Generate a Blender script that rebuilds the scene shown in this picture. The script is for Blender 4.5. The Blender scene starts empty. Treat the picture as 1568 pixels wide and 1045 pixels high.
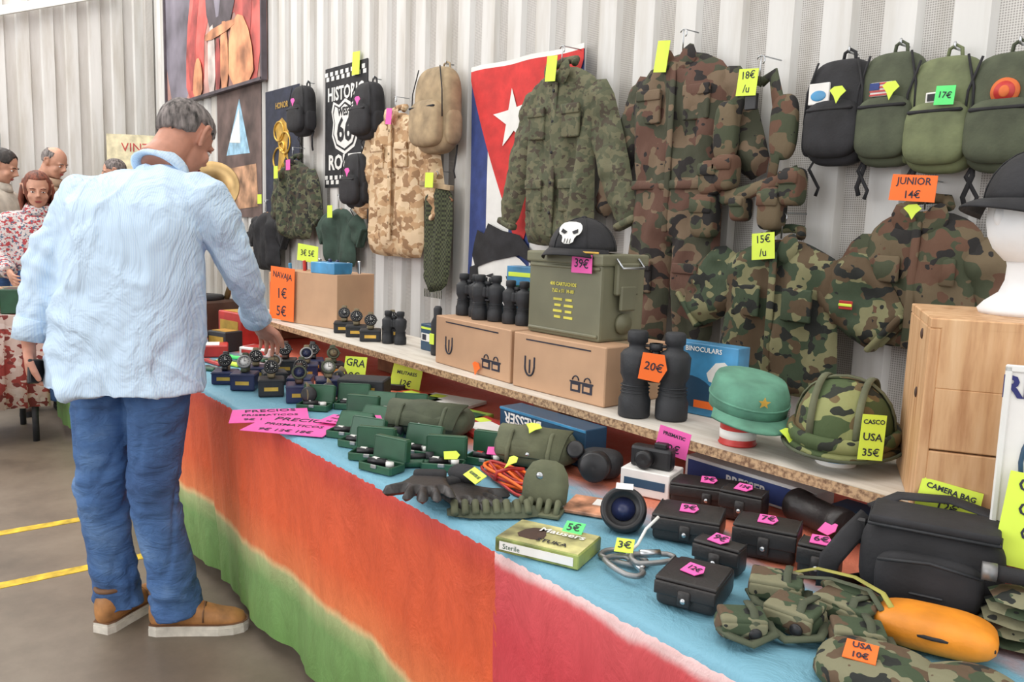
import bpy, bmesh, math, random
from mathutils import Vector, Matrix, noise
from mathutils.geometry import delaunay_2d_cdt
random.seed(4)
V=Vector; pi=math.pi
COL=bpy.context.scene.collection
def T(x=0,y=0,z=0): return Matrix.Translation((x,y,z))
def Rx(a): return Matrix.Rotation(math.radians(a),4,'X')
def Ry(a): return Matrix.Rotation(math.radians(a),4,'Y')
def Rz(a): return Matrix.Rotation(math.radians(a),4,'Z')
def Sc(x,y,z): return Matrix.Diagonal((x,y,z,1))
# ---------------------------------------------------------------- materials
def lin(c):
    return tuple(((v/255)/12.92 if v/255<=.04045 else ((v/255+.055)/1.055)**2.4) for v in c)+(1,)
MC={}
class NT:
    def __init__(s,name):
        s.m=bpy.data.materials.new(name); s.m.use_nodes=True; s.t=s.m.node_tree
        s.b=s.t.nodes['Principled BSDF']
    def n(s,t,**k):
        x=s.t.nodes.new(t)
        for a,b in k.items(): setattr(x,a,b)
        return x
    def l(s,a,b): s.t.links.new(a,b)
    def coord(s,scale=(1,1,1)):
        c=s.n('ShaderNodeTexCoord'); m=s.n('ShaderNodeMapping'); s.l(c.outputs['Object'],m.inputs[0]); m.inputs['Scale'].default_value=scale
        return m.outputs[0]
    def noise(s,co,scale,detail=3,rough=.5,dist=0):
        x=s.n('ShaderNodeTexNoise'); s.l(co,x.inputs['Vector']); x.inputs['Scale'].default_value=scale; x.inputs['Detail'].default_value=detail; x.inputs['Roughness'].default_value=rough; x.inputs['Distortion'].default_value=dist
        return x.outputs['Fac']
    def ramp(s,fac,stops,interp='LINEAR'):
        r=s.n('ShaderNodeValToRGB'); r.color_ramp.interpolation=interp
        e=r.color_ramp.elements
        while len(e)<len(stops): e.new(.5)
        for i,(p,c) in enumerate(stops): e[i].position=p; e[i].color=lin(c) if len(c)==3 else c
        s.l(fac,r.inputs[0]); return r.outputs[0]
    def mix(s,f,a,b,mode='MIX'):
        x=s.n('ShaderNodeMix',data_type='RGBA',blend_type=mode)
        for v,i in ((f,0),(a,6),(b,7)):
            if hasattr(v,'is_output') : s.l(v,x.inputs[i])
            else: x.inputs[i].default_value=v
        return x.outputs[2]
    def bump(s,h,st,dist=.01):
        b=s.n('ShaderNodeBump'); b.inputs['Strength'].default_value=st; b.inputs['Distance'].default_value=dist
        s.l(h,b.inputs['Height']); s.l(b.outputs[0],s.b.inputs['Normal'])
def mat(name,col,rough=.7,metal=0,ns=12,na=.12,bs=60,bst=.25,bd=.004,stretch=(1,1,1)):
    if name in MC: return MC[name]
    k=NT(name); co=k.coord(stretch)
    d=tuple(max(0,c*(1-na*1.3)) for c in col); l=tuple(min(255,c*(1+na)) for c in col)
    k.l(k.ramp(k.noise(co,ns),[(.3,d),(.7,l)]),k.b.inputs['Base Color'])
    k.b.inputs['Roughness'].default_value=rough; k.b.inputs['Metallic'].default_value=metal
    if bst: k.bump(k.noise(co,bs,4),bst,bd)
    MC[name]=k.m; return k.m
def camo(name,base,c1,c2,c3,scale=9,stretch=(1,1,1.3),bright=1):
    k=NT(name); co=k.coord(stretch)
    def layer(s,th,off):
        mp=k.n('ShaderNodeMapping'); k.l(co,mp.inputs[0]); mp.inputs['Location'].default_value=off
        r=k.n('ShaderNodeMath',operation='GREATER_THAN'); k.l(k.noise(mp.outputs[0],s,1.6,.5),r.inputs[0]); r.inputs[1].default_value=th
        return r.outputs[0]
    c=k.mix(layer(scale,.50,(3,1,7)),lin(base),lin(c1))
    c=k.mix(layer(scale*1.05,.56,(9,5,2)),c,lin(c2))
    c=k.mix(layer(scale*1.35,.59,(1,8,4)),c,lin(c3))
    k.l(c,k.b.inputs['Base Color']); k.b.inputs['Roughness'].default_value=.85
    k.bump(k.noise(k.coord((1,1,.5)),22,4),.45,.014)
    MC[name]=k.m; return k.m
woodland=camo('woodland_camo',(104,90,68),(66,72,52),(98,70,54),(36,34,33),10)
woodbrown=camo('woodland_camo_brown',(114,96,76),(66,68,52),(94,66,54),(38,34,33),9)
woodgreen=camo('spanish_camo',(126,124,90),(58,72,52),(88,72,52),(32,35,32),11)
woodsmall=camo('gear_camo',(124,122,96),(62,76,54),(92,74,56),(34,37,34),26)
helmetc=camo('helmet_camo',(138,142,92),(70,86,52),(104,88,58),(38,42,34),13)
fleck=camo('flecktarn_olive',(104,102,78),(88,90,68),(78,82,62),(72,64,52),19)
desert=camo('desert_camo',(214,190,156),(182,148,110),(200,174,138),(150,118,86),10,(1,1,1.6))
farcamo=camo('dark_camo',(90,92,68),(56,64,46),(66,58,46),(34,35,32),16)
white=mat('white_paint',(228,228,224),.6,bst=0,na=.02)
paper=mat('white_paper',(232,230,226),.7,bst=.05,na=.03)
foam=mat('foam_white',(234,236,238),.7,na=.02,bs=200,bst=.1)
black=mat('black_fabric',(38,38,41),.8,bs=120,na=.22)
blackp=mat('black_plastic',(30,30,33),.4,na=.1,bst=.05)
blackl=mat('black_leather',(40,37,37),.45,bs=160,bst=.2,na=.2)
rubber=mat('black_rubber',(38,40,44),.6,bs=200,bst=.2,na=.15)
steel=mat('steel',(190,194,198),.3,1,bst=0,na=.05)
steelm=mat('brushed_steel',(150,150,150),.5,.8,bst=0,na=.1)
brass=mat('brass',(190,160,112),.45,.85,ns=6,bst=0,na=.2)
olive=mat('olive_canvas',(96,99,76),.85,bs=130)
olived=mat('dark_olive_canvas',(78,84,66),.85,bs=130)
olivebp=mat('olive_green_nylon',(108,116,82),.75,bs=90)
ammo=mat('olive_drab_metal',(114,113,90),.5,ns=6,na=.07,bs=30,bst=.08)
greenp=mat('green_plastic',(40,84,60),.4,bs=30,bst=.1)
greent=mat('dark_green_cotton',(50,70,60),.85)
tan=mat('tan_canvas',(162,142,112),.85,bs=110)
khaki=mat('khaki_webbing',(128,116,90),.85,bs=110)
navy=mat('navy_tin',(36,44,82),.4,bst=.05)
cardb=mat('cardboard',(192,154,122),.8,ns=5,na=.05,bs=50,bst=.1)
cardd=mat('cardboard_dark',(150,110,80),.8)
orange=mat('neon_orange',(250,114,38),.6,bst=0,na=.02)
yell=mat('neon_yellow',(216,240,80),.6,bst=0,na=.02)
neong=mat('neon_green',(96,232,126),.6,bst=0,na=.02)
pink=mat('neon_pink',(246,100,182),.6,bst=0,na=.02)
ink=mat('ink',(34,36,52),.6,bst=0)
redc=mat('red_cloth',(204,56,54),.8,na=.07)
redp=mat('red_plastic',(182,50,46),.4,bst=0)
bluec=mat('flag_blue',(54,70,126),.8,na=.08)
bluep=mat('blue_package',(70,142,188),.35,bst=0,na=.2,ns=8)
bress=mat('dark_blue_box',(40,74,102),.45,bst=0,na=.05)
legion=mat('teal_green_wool',(94,146,124),.85,bs=150)
gold=mat('gold',(210,170,78),.4,.6,bst=0)
skin=mat('skin',(190,134,112),.55,ns=20,na=.06,bs=120,bst=.12,bd=.002)
skinl=mat('skin_light',(200,150,126),.55,ns=20,na=.05,bst=.1)
hairg=mat('hair_grey_dark',(102,96,94),.85,ns=70,na=.45,bs=160,bst=.9,bd=.006,stretch=(1,1,.25))
hairr=mat('hair_auburn',(112,60,42),.6,ns=60,na=.3,bs=120,bst=.8,bd=.006,stretch=(1,1,.2))
hairk=mat('hair_black',(42,36,34),.6,ns=60,na=.3,bst=.8,bd=.006,stretch=(1,1,.25))
lipm=mat('lips',(170,84,78),.5,bst=0)
eyew=mat('eye_white',(225,222,218),.3,bst=0,na=0)
boot=mat('tan_boot_leather',(168,118,70),.6,ns=18,na=.15,bs=80,bst=.2)
bootd=mat('boot_padding_brown',(122,88,62),.7)
sole=mat('white_sole',(210,204,192),.7,ns=30,na=.06)
brownd=mat('dark_brown',(74,52,42),.6)
redwhite=camo('red_white_cloth',(196,180,172),(150,66,62),(206,196,190),(120,56,54),14)
k=NT('denim'); co=k.coord()
c=k.ramp(k.noise(co,4,5,.65),[(.3,(50,78,122)),(.5,(68,104,154)),(.72,(104,138,182))])
k.l(c,k.b.inputs['Base Color']); k.b.inputs['Roughness'].default_value=.85; k.bump(k.noise(k.coord((1,1,2.2)),11,5,.6,.8),.7,.02); denim=k.m
# shirt with very fine stripes
k=NT('pale_blue_striped_shirt'); co=k.coord((1,1,1))
w=k.n('ShaderNodeTexWave',wave_type='BANDS',bands_direction='DIAGONAL'); mp=k.n('ShaderNodeMapping'); k.l(co,mp.inputs[0]); mp.inputs['Scale'].default_value=(.9,1.1,0)
k.l(mp.outputs[0],w.inputs[0]); w.inputs['Scale'].default_value=72; w.inputs['Distortion'].default_value=.1; w.inputs['Detail'].default_value=0
c=k.mix(k.ramp(w.outputs['Fac'],[(.6,(0,0,0)),(.95,(255,255,255))]),lin((200,221,240)),lin((186,211,237)))
k.l(c,k.b.inputs['Base Color']); k.b.inputs['Roughness'].default_value=.85
k.bump(k.noise(k.coord((1,1,.55)),5.5,4,.55,1.6),.8,.045); shirtm=k.m
def check(name,a,b):
    k=NT(name); t=k.n('ShaderNodeTexChecker'); k.l(k.coord(),t.inputs[0]); t.inputs['Scale'].default_value=70
    t.inputs[1].default_value=lin(a); t.inputs[2].default_value=lin(b); k.l(t.outputs[0],k.b.inputs['Base Color']); k.b.inputs['Roughness'].default_value=.9; return k.m
keffi=check('keffiyeh_weave',(80,86,60),(44,46,36))
floral=camo('red_floral_print',(200,190,190),(212,202,198),(180,68,72),(90,110,130),40)
k=NT('pine_wood'); co=k.coord((7,7,.8))
k.l(k.ramp(k.noise(co,5,5,.6),[(.3,(176,126,84)),(.5,(208,164,120)),(.75,(224,188,146))]),k.b.inputs['Base Color']); k.b.inputs['Roughness'].default_value=.55; pine=k.m
k=NT('shelf_wood'); co=k.coord((.8,7,7))
k.l(k.ramp(k.noise(co,5,5,.6),[(.3,(192,184,172)),(.5,(214,207,196)),(.75,(228,224,216))]),k.b.inputs['Base Color']); k.b.inputs['Roughness'].default_value=.6; shelfm=k.m
k=NT('chipboard_edge'); co=k.coord()
k.l(k.ramp(k.noise(co,120,3),[(.35,(120,90,66)),(.6,(196,164,126))]),k.b.inputs['Base Color']); chip=k.m
# ---------------------------------------------------------------- builder
def ring(c,u,v,n=20,p=2.0):
    o=[]
    for i in range(n):
        a=2*pi*i/n; ca,sa=math.cos(a),math.sin(a)
        o.append(V(c)+V(u)*(abs(ca)**(2/p)*(1 if ca>=0 else -1))+V(v)*(abs(sa)**(2/p)*(1 if sa>=0 else -1)))
    return o
class B:
    def __init__(s): s.v=[];s.f=[];s.fm=[];s.fs=[];s.m=[]
    def mi(s,m):
        if m not in s.m: s.m.append(m)
        return s.m.index(m)
    def add(s,vs,fs,m,M=None,sm=True):
        o=len(s.v); i=s.mi(m)
        for p in vs:
            p=V(p); s.v.append(M@p if M else p)
        for f in fs: s.f.append([o+j for j in f]); s.fm.append(i); s.fs.append(sm)
        return s
    def bm(s,bm,m,M=None,sm=True):
        bm.verts.index_update(); s.add([v.co.copy() for v in bm.verts],[[v.index for v in f.verts] for f in bm.faces],m,M,sm); bm.free(); return s
    def box(s,c,d,m,M=None,bev=.002,seg=1,sm=False):
        bm=bmesh.new(); bmesh.ops.create_cube(bm,size=1)
        for v in bm.verts: v.co=V((v.co.x*d[0],v.co.y*d[1],v.co.z*d[2]))
        bev=min(bev,min(d)*.45)
        if bev>0: bmesh.ops.bevel(bm,geom=bm.edges[:],offset=bev,segments=seg,affect='EDGES',profile=.6)
        return s.bm(bm,m,(M or Matrix())@T(*c),sm)
    def loft(s,rings,m,M=None,cap=True,sm=True,closed=False):
        n=len(rings[0]); vs=[p for r in rings for p in r]; fs=[]
        L=len(rings)
        for i in range(L if closed else L-1):
            for j in range(n):
                a=i*n+j;b=i*n+(j+1)%n;c2=((i+1)%L)*n+(j+1)%n;d=((i+1)%L)*n+j
                fs.append([a,b,c2,d])
        if cap and not closed: fs.append(list(range(n))[::-1]); fs.append([(L-1)*n+j for j in range(n)])
        return s.add(vs,fs,m,M,sm)
    def tube(s,pts,r,m,M=None,seg=8,closed=False,flat=1,up=None):
        pts=[V(p) for p in pts]; n=len(pts); R=[]
        rr=r if isinstance(r,(list,tuple)) else [r]*n
        pu=None
        for i,p in enumerate(pts):
            a=pts[(i-1)%n] if (i or closed) else p; b=pts[(i+1)%n] if (i<n-1 or closed) else p
            t=(b-a).normalized()
            if pu is None:
                ref=V(up) if up else (V((0,0,1)) if abs(t.z)<.9 else V((0,1,0)))
            else: ref=pu
            x=(ref-t*ref.dot(t))
            x=x.normalized() if x.length>1e-6 else t.orthogonal().normalized()
            pu=x; y=t.cross(x)
            R.append(ring(p,x*rr[i]*flat,y*rr[i],seg))
        return s.loft(R,m,M,closed=closed)
    def lathe(s,prof,m,M=None,seg=28,sm=True):
        return s.loft([ring((0,0,z),(max(r,1e-4),0,0),(0,max(r,1e-4),0),seg) for r,z in prof],m,M,sm=sm)
    def cyl(s,p0,p1,r,m,M=None,seg=20,r1=None,sm=True):
        return s.tube([p0,p1],[r,r if r1 is None else r1],m,M,seg)
    def ell(s,c,d,m,M=None,p=2.0,nu=24,nv=14,pz=None):
        pz=pz or p; R=[]
        for i in range(nv+1):
            a=-pi/2+pi*i/nv; cz=math.sin(a); cr=max(math.cos(a),1e-3)
            z=abs(cz)**(2/pz)*(1 if cz>=0 else -1); q=cr**(2/pz)
            R.append(ring((c[0],c[1],c[2]+z*d[2]),(d[0]*q,0,0),(0,d[1]*q,0),nu,p))
        return s.loft(R,m,M)
    def poly(s,pts,m,M=None,t=.002,smooth=0):
        for _ in range(smooth):
            q=[]
            for i,p in enumerate(pts):
                n2=pts[(i+1)%len(pts)]; q+=[(p[0]*.75+n2[0]*.25,p[1]*.75+n2[1]*.25),(p[0]*.25+n2[0]*.75,p[1]*.25+n2[1]*.75)]
            pts=q
        es=[(i,(i+1)%len(pts)) for i in range(len(pts))]
        r=delaunay_2d_cdt([V((a,b)) for a,b in pts],es,[],1,1e-6); vs=[(p.x,-t,p.y) for p in r[0]]
        fs=[]
        for f in r[2]:
            f=list(f); a,b,c2=[r[0][i] for i in f[:3]]
            if (b-a).cross(c2-a)<0: f=f[::-1]
            fs.append(f)
        s.add(vs,fs,m,M,False)
        n=len(pts); s.add([(a,-t,b) for a,b in pts]+[(a,0,b) for a,b in pts],[[i,(i+1)%n,(i+1)%n+n,i+n] for i in range(n)],m,M,False)
        return s
    def puff(s,out,dep,m,M=None,step=.025,r=.05,fold=.012,fs=(7,2.2),back=.5,smooth=1,sd=0):
        pts=[V((a,b)) for a,b in out]
        for _ in range(smooth):
            q=[]
            for i,p in enumerate(pts):
                n2=pts[(i+1)%len(pts)]; q+= [p*.78+n2*.22,p*.22+n2*.78]
            pts=q
        rs=[]
        for i,p in enumerate(pts):
            n2=pts[(i+1)%len(pts)]; k=max(1,int((n2-p).length/step))
            rs+=[p.lerp(n2,j/k) for j in range(k)]
        N=len(rs); seg=[]
        for i in range(N):
            a,b=rs[i],rs[(i+1)%N]; seg.append((a.x,a.y,b.x-a.x,b.y-a.y,max((b-a).length_squared,1e-12)))
        def dist(px,py):
            best=9
            for ax,ay,dx,dy,l in seg:
                ux=px-ax; uy=py-ay
                t=(ux*dx+uy*dy)/l
                t=0 if t<0 else (1 if t>1 else t)
                ex=ux-dx*t; ey=uy-dy*t; d=ex*ex+ey*ey
                if d<best: best=d
            return math.sqrt(best)
        def inside(px,py):
            c=False
            for ax,ay,dx,dy,l in seg:
                if (ay>py)!=(ay+dy>py) and px<dx*(py-ay)/dy+ax: c=not c
            return c
        x0=min(p.x for p in rs);x1=max(p.x for p in rs);y0=min(p.y for p in rs);y1=max(p.y for p in rs)
        g=[]; j=0; y=y0
        while y<y1:
            x=x0+(step/2 if j%2 else 0)
            while x<x1:
                if inside(x,y) and dist(x,y)>step*.5: g.append(V((x,y)))
                x+=step
            y+=step*.87; j+=1
        r0=delaunay_2d_cdt(rs+g,[(i,(i+1)%N) for i in range(N)],[],1,1e-6)
        vf=[];vb=[]
        for p in r0[0]:
            d=dist(p.x,p.y); e=min(d/r,1); h=math.sqrt(max(0,1-(1-e)**2))
            nz=noise.noise(V((p.x*fs[0]+sd,p.y*fs[1],sd*1.7)))+.5*noise.noise(V((p.x*fs[0]*2.3,p.y*fs[1]*2.3,sd+3)))
            vf.append((p.x,-dep*h-fold*nz*2*min(1,e*1.5),p.y)); vb.append((p.x,dep*h*back,p.y))
        F=[]
        for f in r0[2]:
            f=list(f); a,b,c2=[r0[0][i] for i in f[:3]]
            if (b-a).cross(c2-a)<0: f=f[::-1]
            F.append(f)
        n=len(vf)
        s.add(vf+vb,F+[[i+n for i in f[::-1]] for f in F],m,M); return s
    def text(s,t,size,m,M=None,al='CENTER',bold=0,sx=1):
        cu=bpy.data.curves.new('t','FONT'); cu.body=t; cu.size=size; cu.align_x=al; cu.align_y='CENTER'; cu.resolution_u=2; cu.offset=bold
        o=bpy.data.objects.new('t',cu); me=bpy.data.meshes.new_from_object(o)
        M2=(M or Matrix())@Rx(90)@Sc(sx,1,1)
        s.add([v.co.copy() for v in me.vertices],[list(p.vertices) for p in me.polygons],m,M2,False)
        bpy.data.meshes.remove(me); bpy.data.objects.remove(o); bpy.data.curves.remove(cu); return s
    def tag(s,w,h,m,M,t='',shape='rect',inkm=None):
        if shape=='rect': pts=[(-w/2,-h/2),(w/2,-h/2*.96),(w/2*.97,h/2),(-w/2*.98,h/2*.97)]
        elif shape=='arrow': pts=[(-w/2,h*.25),(-w*.2,-h*.1),(0,-h/2),(w*.2,-h*.1),(w/2,h*.2),(w*.22,h*.5),(-w*.25,h*.46)]
        elif shape=='pent': pts=[(-w/2,-h*.5),(w*.3,-h*.5),(w/2,0),(w*.3,h*.5),(-w/2,h*.45)]
        s.poly(pts,m,M,.0015)
        if t:
            ls=t.split('\n'); hh=h/len(ls)
            for i,l in enumerate(ls):
                s.text(l,min(hh*.8,1.3*w/max(1,len(l))),inkm or ink,M@T(0,-.0025,h/2-hh*(i+.5))@Ry(random.uniform(-5,5)),bold=.0004)
        return s
    def fin(s,name,loc=(0,0,0),rz=0,parent=None,M=None):
        me=bpy.data.meshes.new(name); me.from_pydata([tuple(v) for v in s.v],[],s.f)
        for m in s.m: me.materials.append(m)
        me.polygons.foreach_set('material_index',s.fm); me.polygons.foreach_set('use_smooth',s.fs)
        me.update()
        o=bpy.data.objects.new(name,me); COL.objects.link(o)
        o.matrix_world=M if M is not None else T(*loc)@Rz(rz)
        if parent: o.parent=parent
        return o
def remesh(b,name,vox,m,parent=None,smooth=4,wr=None,fn=None):
    o=b.fin(name+'_tmp')
    md=o.modifiers.new('r','REMESH'); md.mode='VOXEL'; md.voxel_size=vox
    sm=o.modifiers.new('s','SMOOTH'); sm.iterations=smooth; sm.factor=.6
    bpy.context.view_layer.update()
    me=bpy.data.meshes.new_from_object(o.evaluated_get(bpy.context.evaluated_depsgraph_get()))
    bpy.data.objects.remove(o)
    for (amp,sc) in (wr or []):
        nn=[v.normal.copy() for v in me.vertices]
        for v,nm in zip(me.vertices,nn):
            p=v.co; n=noise.noise(V((p.x*sc[0],p.y*sc[1],p.z*sc[2])))
            v.co=p+nm*n*amp
        me.update()
    if fn:
        nn=[v.normal.copy() for v in me.vertices]
        for v,nm in zip(me.vertices,nn): v.co=v.co+nm*fn(v.co)
        me.update()
    me.materials.clear(); me.materials.append(m)
    for p in me.polygons: p.use_smooth=True; p.material_index=0
    me.name=name; r=bpy.data.objects.new(name,me); COL.objects.link(r)
    if parent: r.parent=parent
    return r
# ---------------------------------------------------------------- people
def hand(name,w,dirv,nrm,side,parent,m=skin,curl=.5,L=.185,vox=.003):
    d=V(dirv).normalized(); n=V(nrm); n=(n-d*n.dot(d)).normalized(); s=d.cross(n)*side
    k=L/.185; b=B(); w=V(w)
    b.loft([ring(w+d*t*k,s*a*k,n*q*k,14) for t,a,q in ((-.03,.026,.02),(0,.027,.019),(.03,.036,.017),(.07,.041,.015),(.092,.036,.012))],m)
    for off,l,r in ((.030,.068,.0085),(.010,.078,.009),(-.011,.072,.0085),(-.031,.056,.0075)):
        p=w+d*.082*k+s*off*k; pts=[p]; a=0
        for q,f in enumerate((.42,.32,.26)):
            a+=curl*(.55 if q==0 else .8); v=d*math.cos(a)+n*math.sin(a)+s*off*2.2
            p=p+v.normalized()*l*f*k; pts.append(p)
        b.tube(pts,[r*1.1*k,r*k,r*.92*k,r*.75*k],m,seg=10); b.ell(pts[-1],(r*.75*k,)*3,m,nu=10,nv=6)
    p=w+d*.025*k+s*.03*k; q1=p+(d*.5+s*.8+n*.25).normalized()*.035*k; q2=q1+(d*.85+s*.35+n*.4).normalized()*.03*k; q3=q2+(d*.95+n*.4).normalized()*.024*k
    b.tube([w+d*.01*k+s*.012*k,p,q1,q2,q3],[.014*k,.014*k,.012*k,.0105*k,.008*k],m,seg=10); b.ell(q3,(.008*k,)*3,m,nu=10,nv=6)
    return remesh(b,name,vox,m,parent,2)
def shoe(name,ankle,dirv,parent,up=boot,so=sole,L=.30):
    d=V((dirv[0],dirv[1],0)).normalized(); M=Matrix.Translation((ankle[0],ankle[1],0))@Matrix(((d.y,d.x,0,0),(-d.x,d.y,0,0),(0,0,1,0),(0,0,0,1)))
    b=B(); st=[(-.085,.026,.030),(-.06,.036,.0),(0,.037,0),(.07,.041,0),(.13,.046,0),(.175,.042,0),(.205,.028,0),(.215,.01,0)]
    outl=[(a,y) for y,a,_ in st]; outl=[( x,y) for x,y in outl]+[(-x,y) for x,y in outl[::-1]]
    n=len(outl); tn=so is sole
    for z0,z1,k2,mm in ((0,.024,1.10,so),(.024,.034,1.05,so),(.034,.037,1.08,bootd if tn else so)):
        vs=[(x*k2,y*(1.02 if k2<1.1 else 1.03),z) for z in (z0,z1) for x,y in outl]
        b.add(vs,[[i,(i+1)%n,(i+1)%n+n,i+n] for i in range(n)]+[list(range(n))[::-1],[n+i for i in range(n)]],mm,M,False)
    R=[]
    for y,a,h,zc in ((-.088,.018,.03,.07),(-.078,.032,.05,.075),(-.04,.038,.07,.08),(0,.039,.072,.08),(.04,.040,.055,.07),(.08,.042,.038,.055),(.13,.044,.028,.047),(.175,.040,.026,.042),(.203,.026,.020,.038),(.213,.008,.008,.034)):
        R.append(ring((0,y,zc),(a,0,0),(0,0,h),20,2.4))
    for r in R:
        for p in r: p.z=max(p.z,.03)
    b.loft(R,up,M)
    b.loft([ring((0,-.02,z),(q,0,0),(0,q*1.35,0),20) for z,q in ((.08,.043),(.12,.043),(.145,.046))],up,M)
    b.tube([(.047*math.cos(a),-.02+.062*math.sin(a),.142) for a in [i*pi/10 for i in range(20)]],.009,bootd if tn else up,M,seg=8,closed=True)
    b.tube([(-.043,.085,.045),(-.040,.085,.075),(0,.085,.098),(.040,.085,.075),(.043,.085,.045)],.003,bootd if tn else up,M,seg=6)
    for i in range(5): b.tube([(-.028,.025+.018*i,.118-.013*i),(-.012,.03+.018*i,.128-.013*i),(.012,.034+.018*i,.126-.013*i),(.028,.028+.018*i,.116-.013*i)],.0032,brownd if tn else up,M,seg=6)
    return b.fin(name,parent=parent)
def head(c,fwd,tilt,parent,hairm,kind,m=skin,s=1.0,vox=.005):
    f=V((fwd[0],fwd[1],0)).normalized(); M=Matrix.Translation(c)@Matrix(((f.y,f.x,0,0),(-f.x,f.y,0,0),(0,0,1,0),(0,0,0,1)))@Rx(tilt)@Sc(s,s,s)
    b=B(); b.ell((0,-.012,.03),(.076,.095,.088),m); b.ell((0,.03,-.035),(.058,.062,.078),m); b.ell((0,.062,-.088),(.024,.022,.02),m)
    b.tube([(0,.088,.02),(0,.102,-.008),(0,.112,-.022)],[.008,.011,.014],m,seg=10); 
    for q in (-1,1): 
        b.ell((q*.011,.098,-.026),(.009,.009,.008),m); b.ell((q*.03,.074,.022),(.022,.014,.008),m); b.ell((q*.04,.058,-.03),(.022,.022,.024),m)
        b.tube([(q*.074,.0,-.032),(q*.082,-.012,-.012),(q*.092,-.024,.012),(q*.094,-.022,.032),(q*.086,-.002,.038),(q*.077,.008,.018)],[.009,.008,.008,.008,.007,.006],m,seg=8); b.ell((q*.079,-.006,.002),(.006,.014,.028),m)
    b.tube([(0,-.03,-.02),(0,-.035,-.09),(0,-.05,-.15)],[.058,.057,.064],m,seg=16)
    for i in range(len(b.v)): b.v[i]=M@b.v[i]
    remesh(b,'head',vox,m,parent,3)
    b=B()
    for q in (-1,1):
        b.ell((q*.03,.078,.004),(.012,.008,.007),eyew,M); b.ell((q*.03,.0855,.004),(.005,.002,.005),brownd,M); b.tube([(q*.018,.080,.011),(q*.03,.086,.012),(q*.042,.078,.010)],.003,m,M,seg=6); b.tube([(q*.014,.092,.024),(q*.03,.090,.029),(q*.046,.078,.024)],.003,hairm,M,seg=6)
    b.ell((0,.091,-.055),(.022,.006,.004),lipm,M); b.ell((0,.090,-.062),(.018,.006,.0045),lipm,M); b.fin('facial_features',parent=parent)
    b=B(); nu,nv=60,40; vs=[]
    for i in range(nv+1):
        a=-pi/2+pi*i/nv
        for j in range(nu):
            t=2*pi*j/nu; x,y,z=math.cos(a)*math.cos(t),math.cos(a)*math.sin(t),math.sin(a)
            th=1.05+.02*noise.noise(V((x*5,y*5,z*5)))+.02*noise.noise(V((x*18,y*18,z*8)))
            jit=.10*noise.noise(V((x*12,y*12,z*12)))
            if kind=='long': keep=(y<.55 and z>-.95) or z>.55
            elif kind=='fringe': keep=z<.62+jit and z>-.62+.25*(y+1) and y<.30 
            elif kind=='thin': keep=(z>-.80+.62*(y+1)*.75+jit) and y<.60+jit and not (abs(x)>.82 and y>-.25 and z<.15)
            else: keep=(z>-.6+.6*(y+1)*.75+jit and y<.7)
            if kind=='thin' and z>.75: th-=.022
            if not keep: th=.93
            R=(.079*th,.098*th,.091*th); yy=-.014
            vs.append((x*R[0],yy+y*R[1],.03+z*R[2]*(1.6 if (kind=='long' and z<0 and keep) else (1.0))))
    fs=[[i*nu+j,i*nu+(j+1)%nu,(i+1)*nu+(j+1)%nu,(i+1)*nu+j] for i in range(nv) for j in range(nu)]
    b.add(vs,fs,hairm,M)
    if kind=='long':
        for q in range(26):
            a=pi*(.98+1.04*q/25); x0,y0=.08*math.cos(a),-.02+.085*math.sin(a)
            b.tube([(x0*.9,y0*.9,.06),(x0*1.05,y0*1.08,0),(x0*1.2,y0*1.15,-.07),(x0*1.15+.006*math.sin(q*3),y0*1.2,-.15)],[.014,.018,.018,.006],hairm,M,seg=7)
    b.fin('hair',parent=parent)
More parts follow.
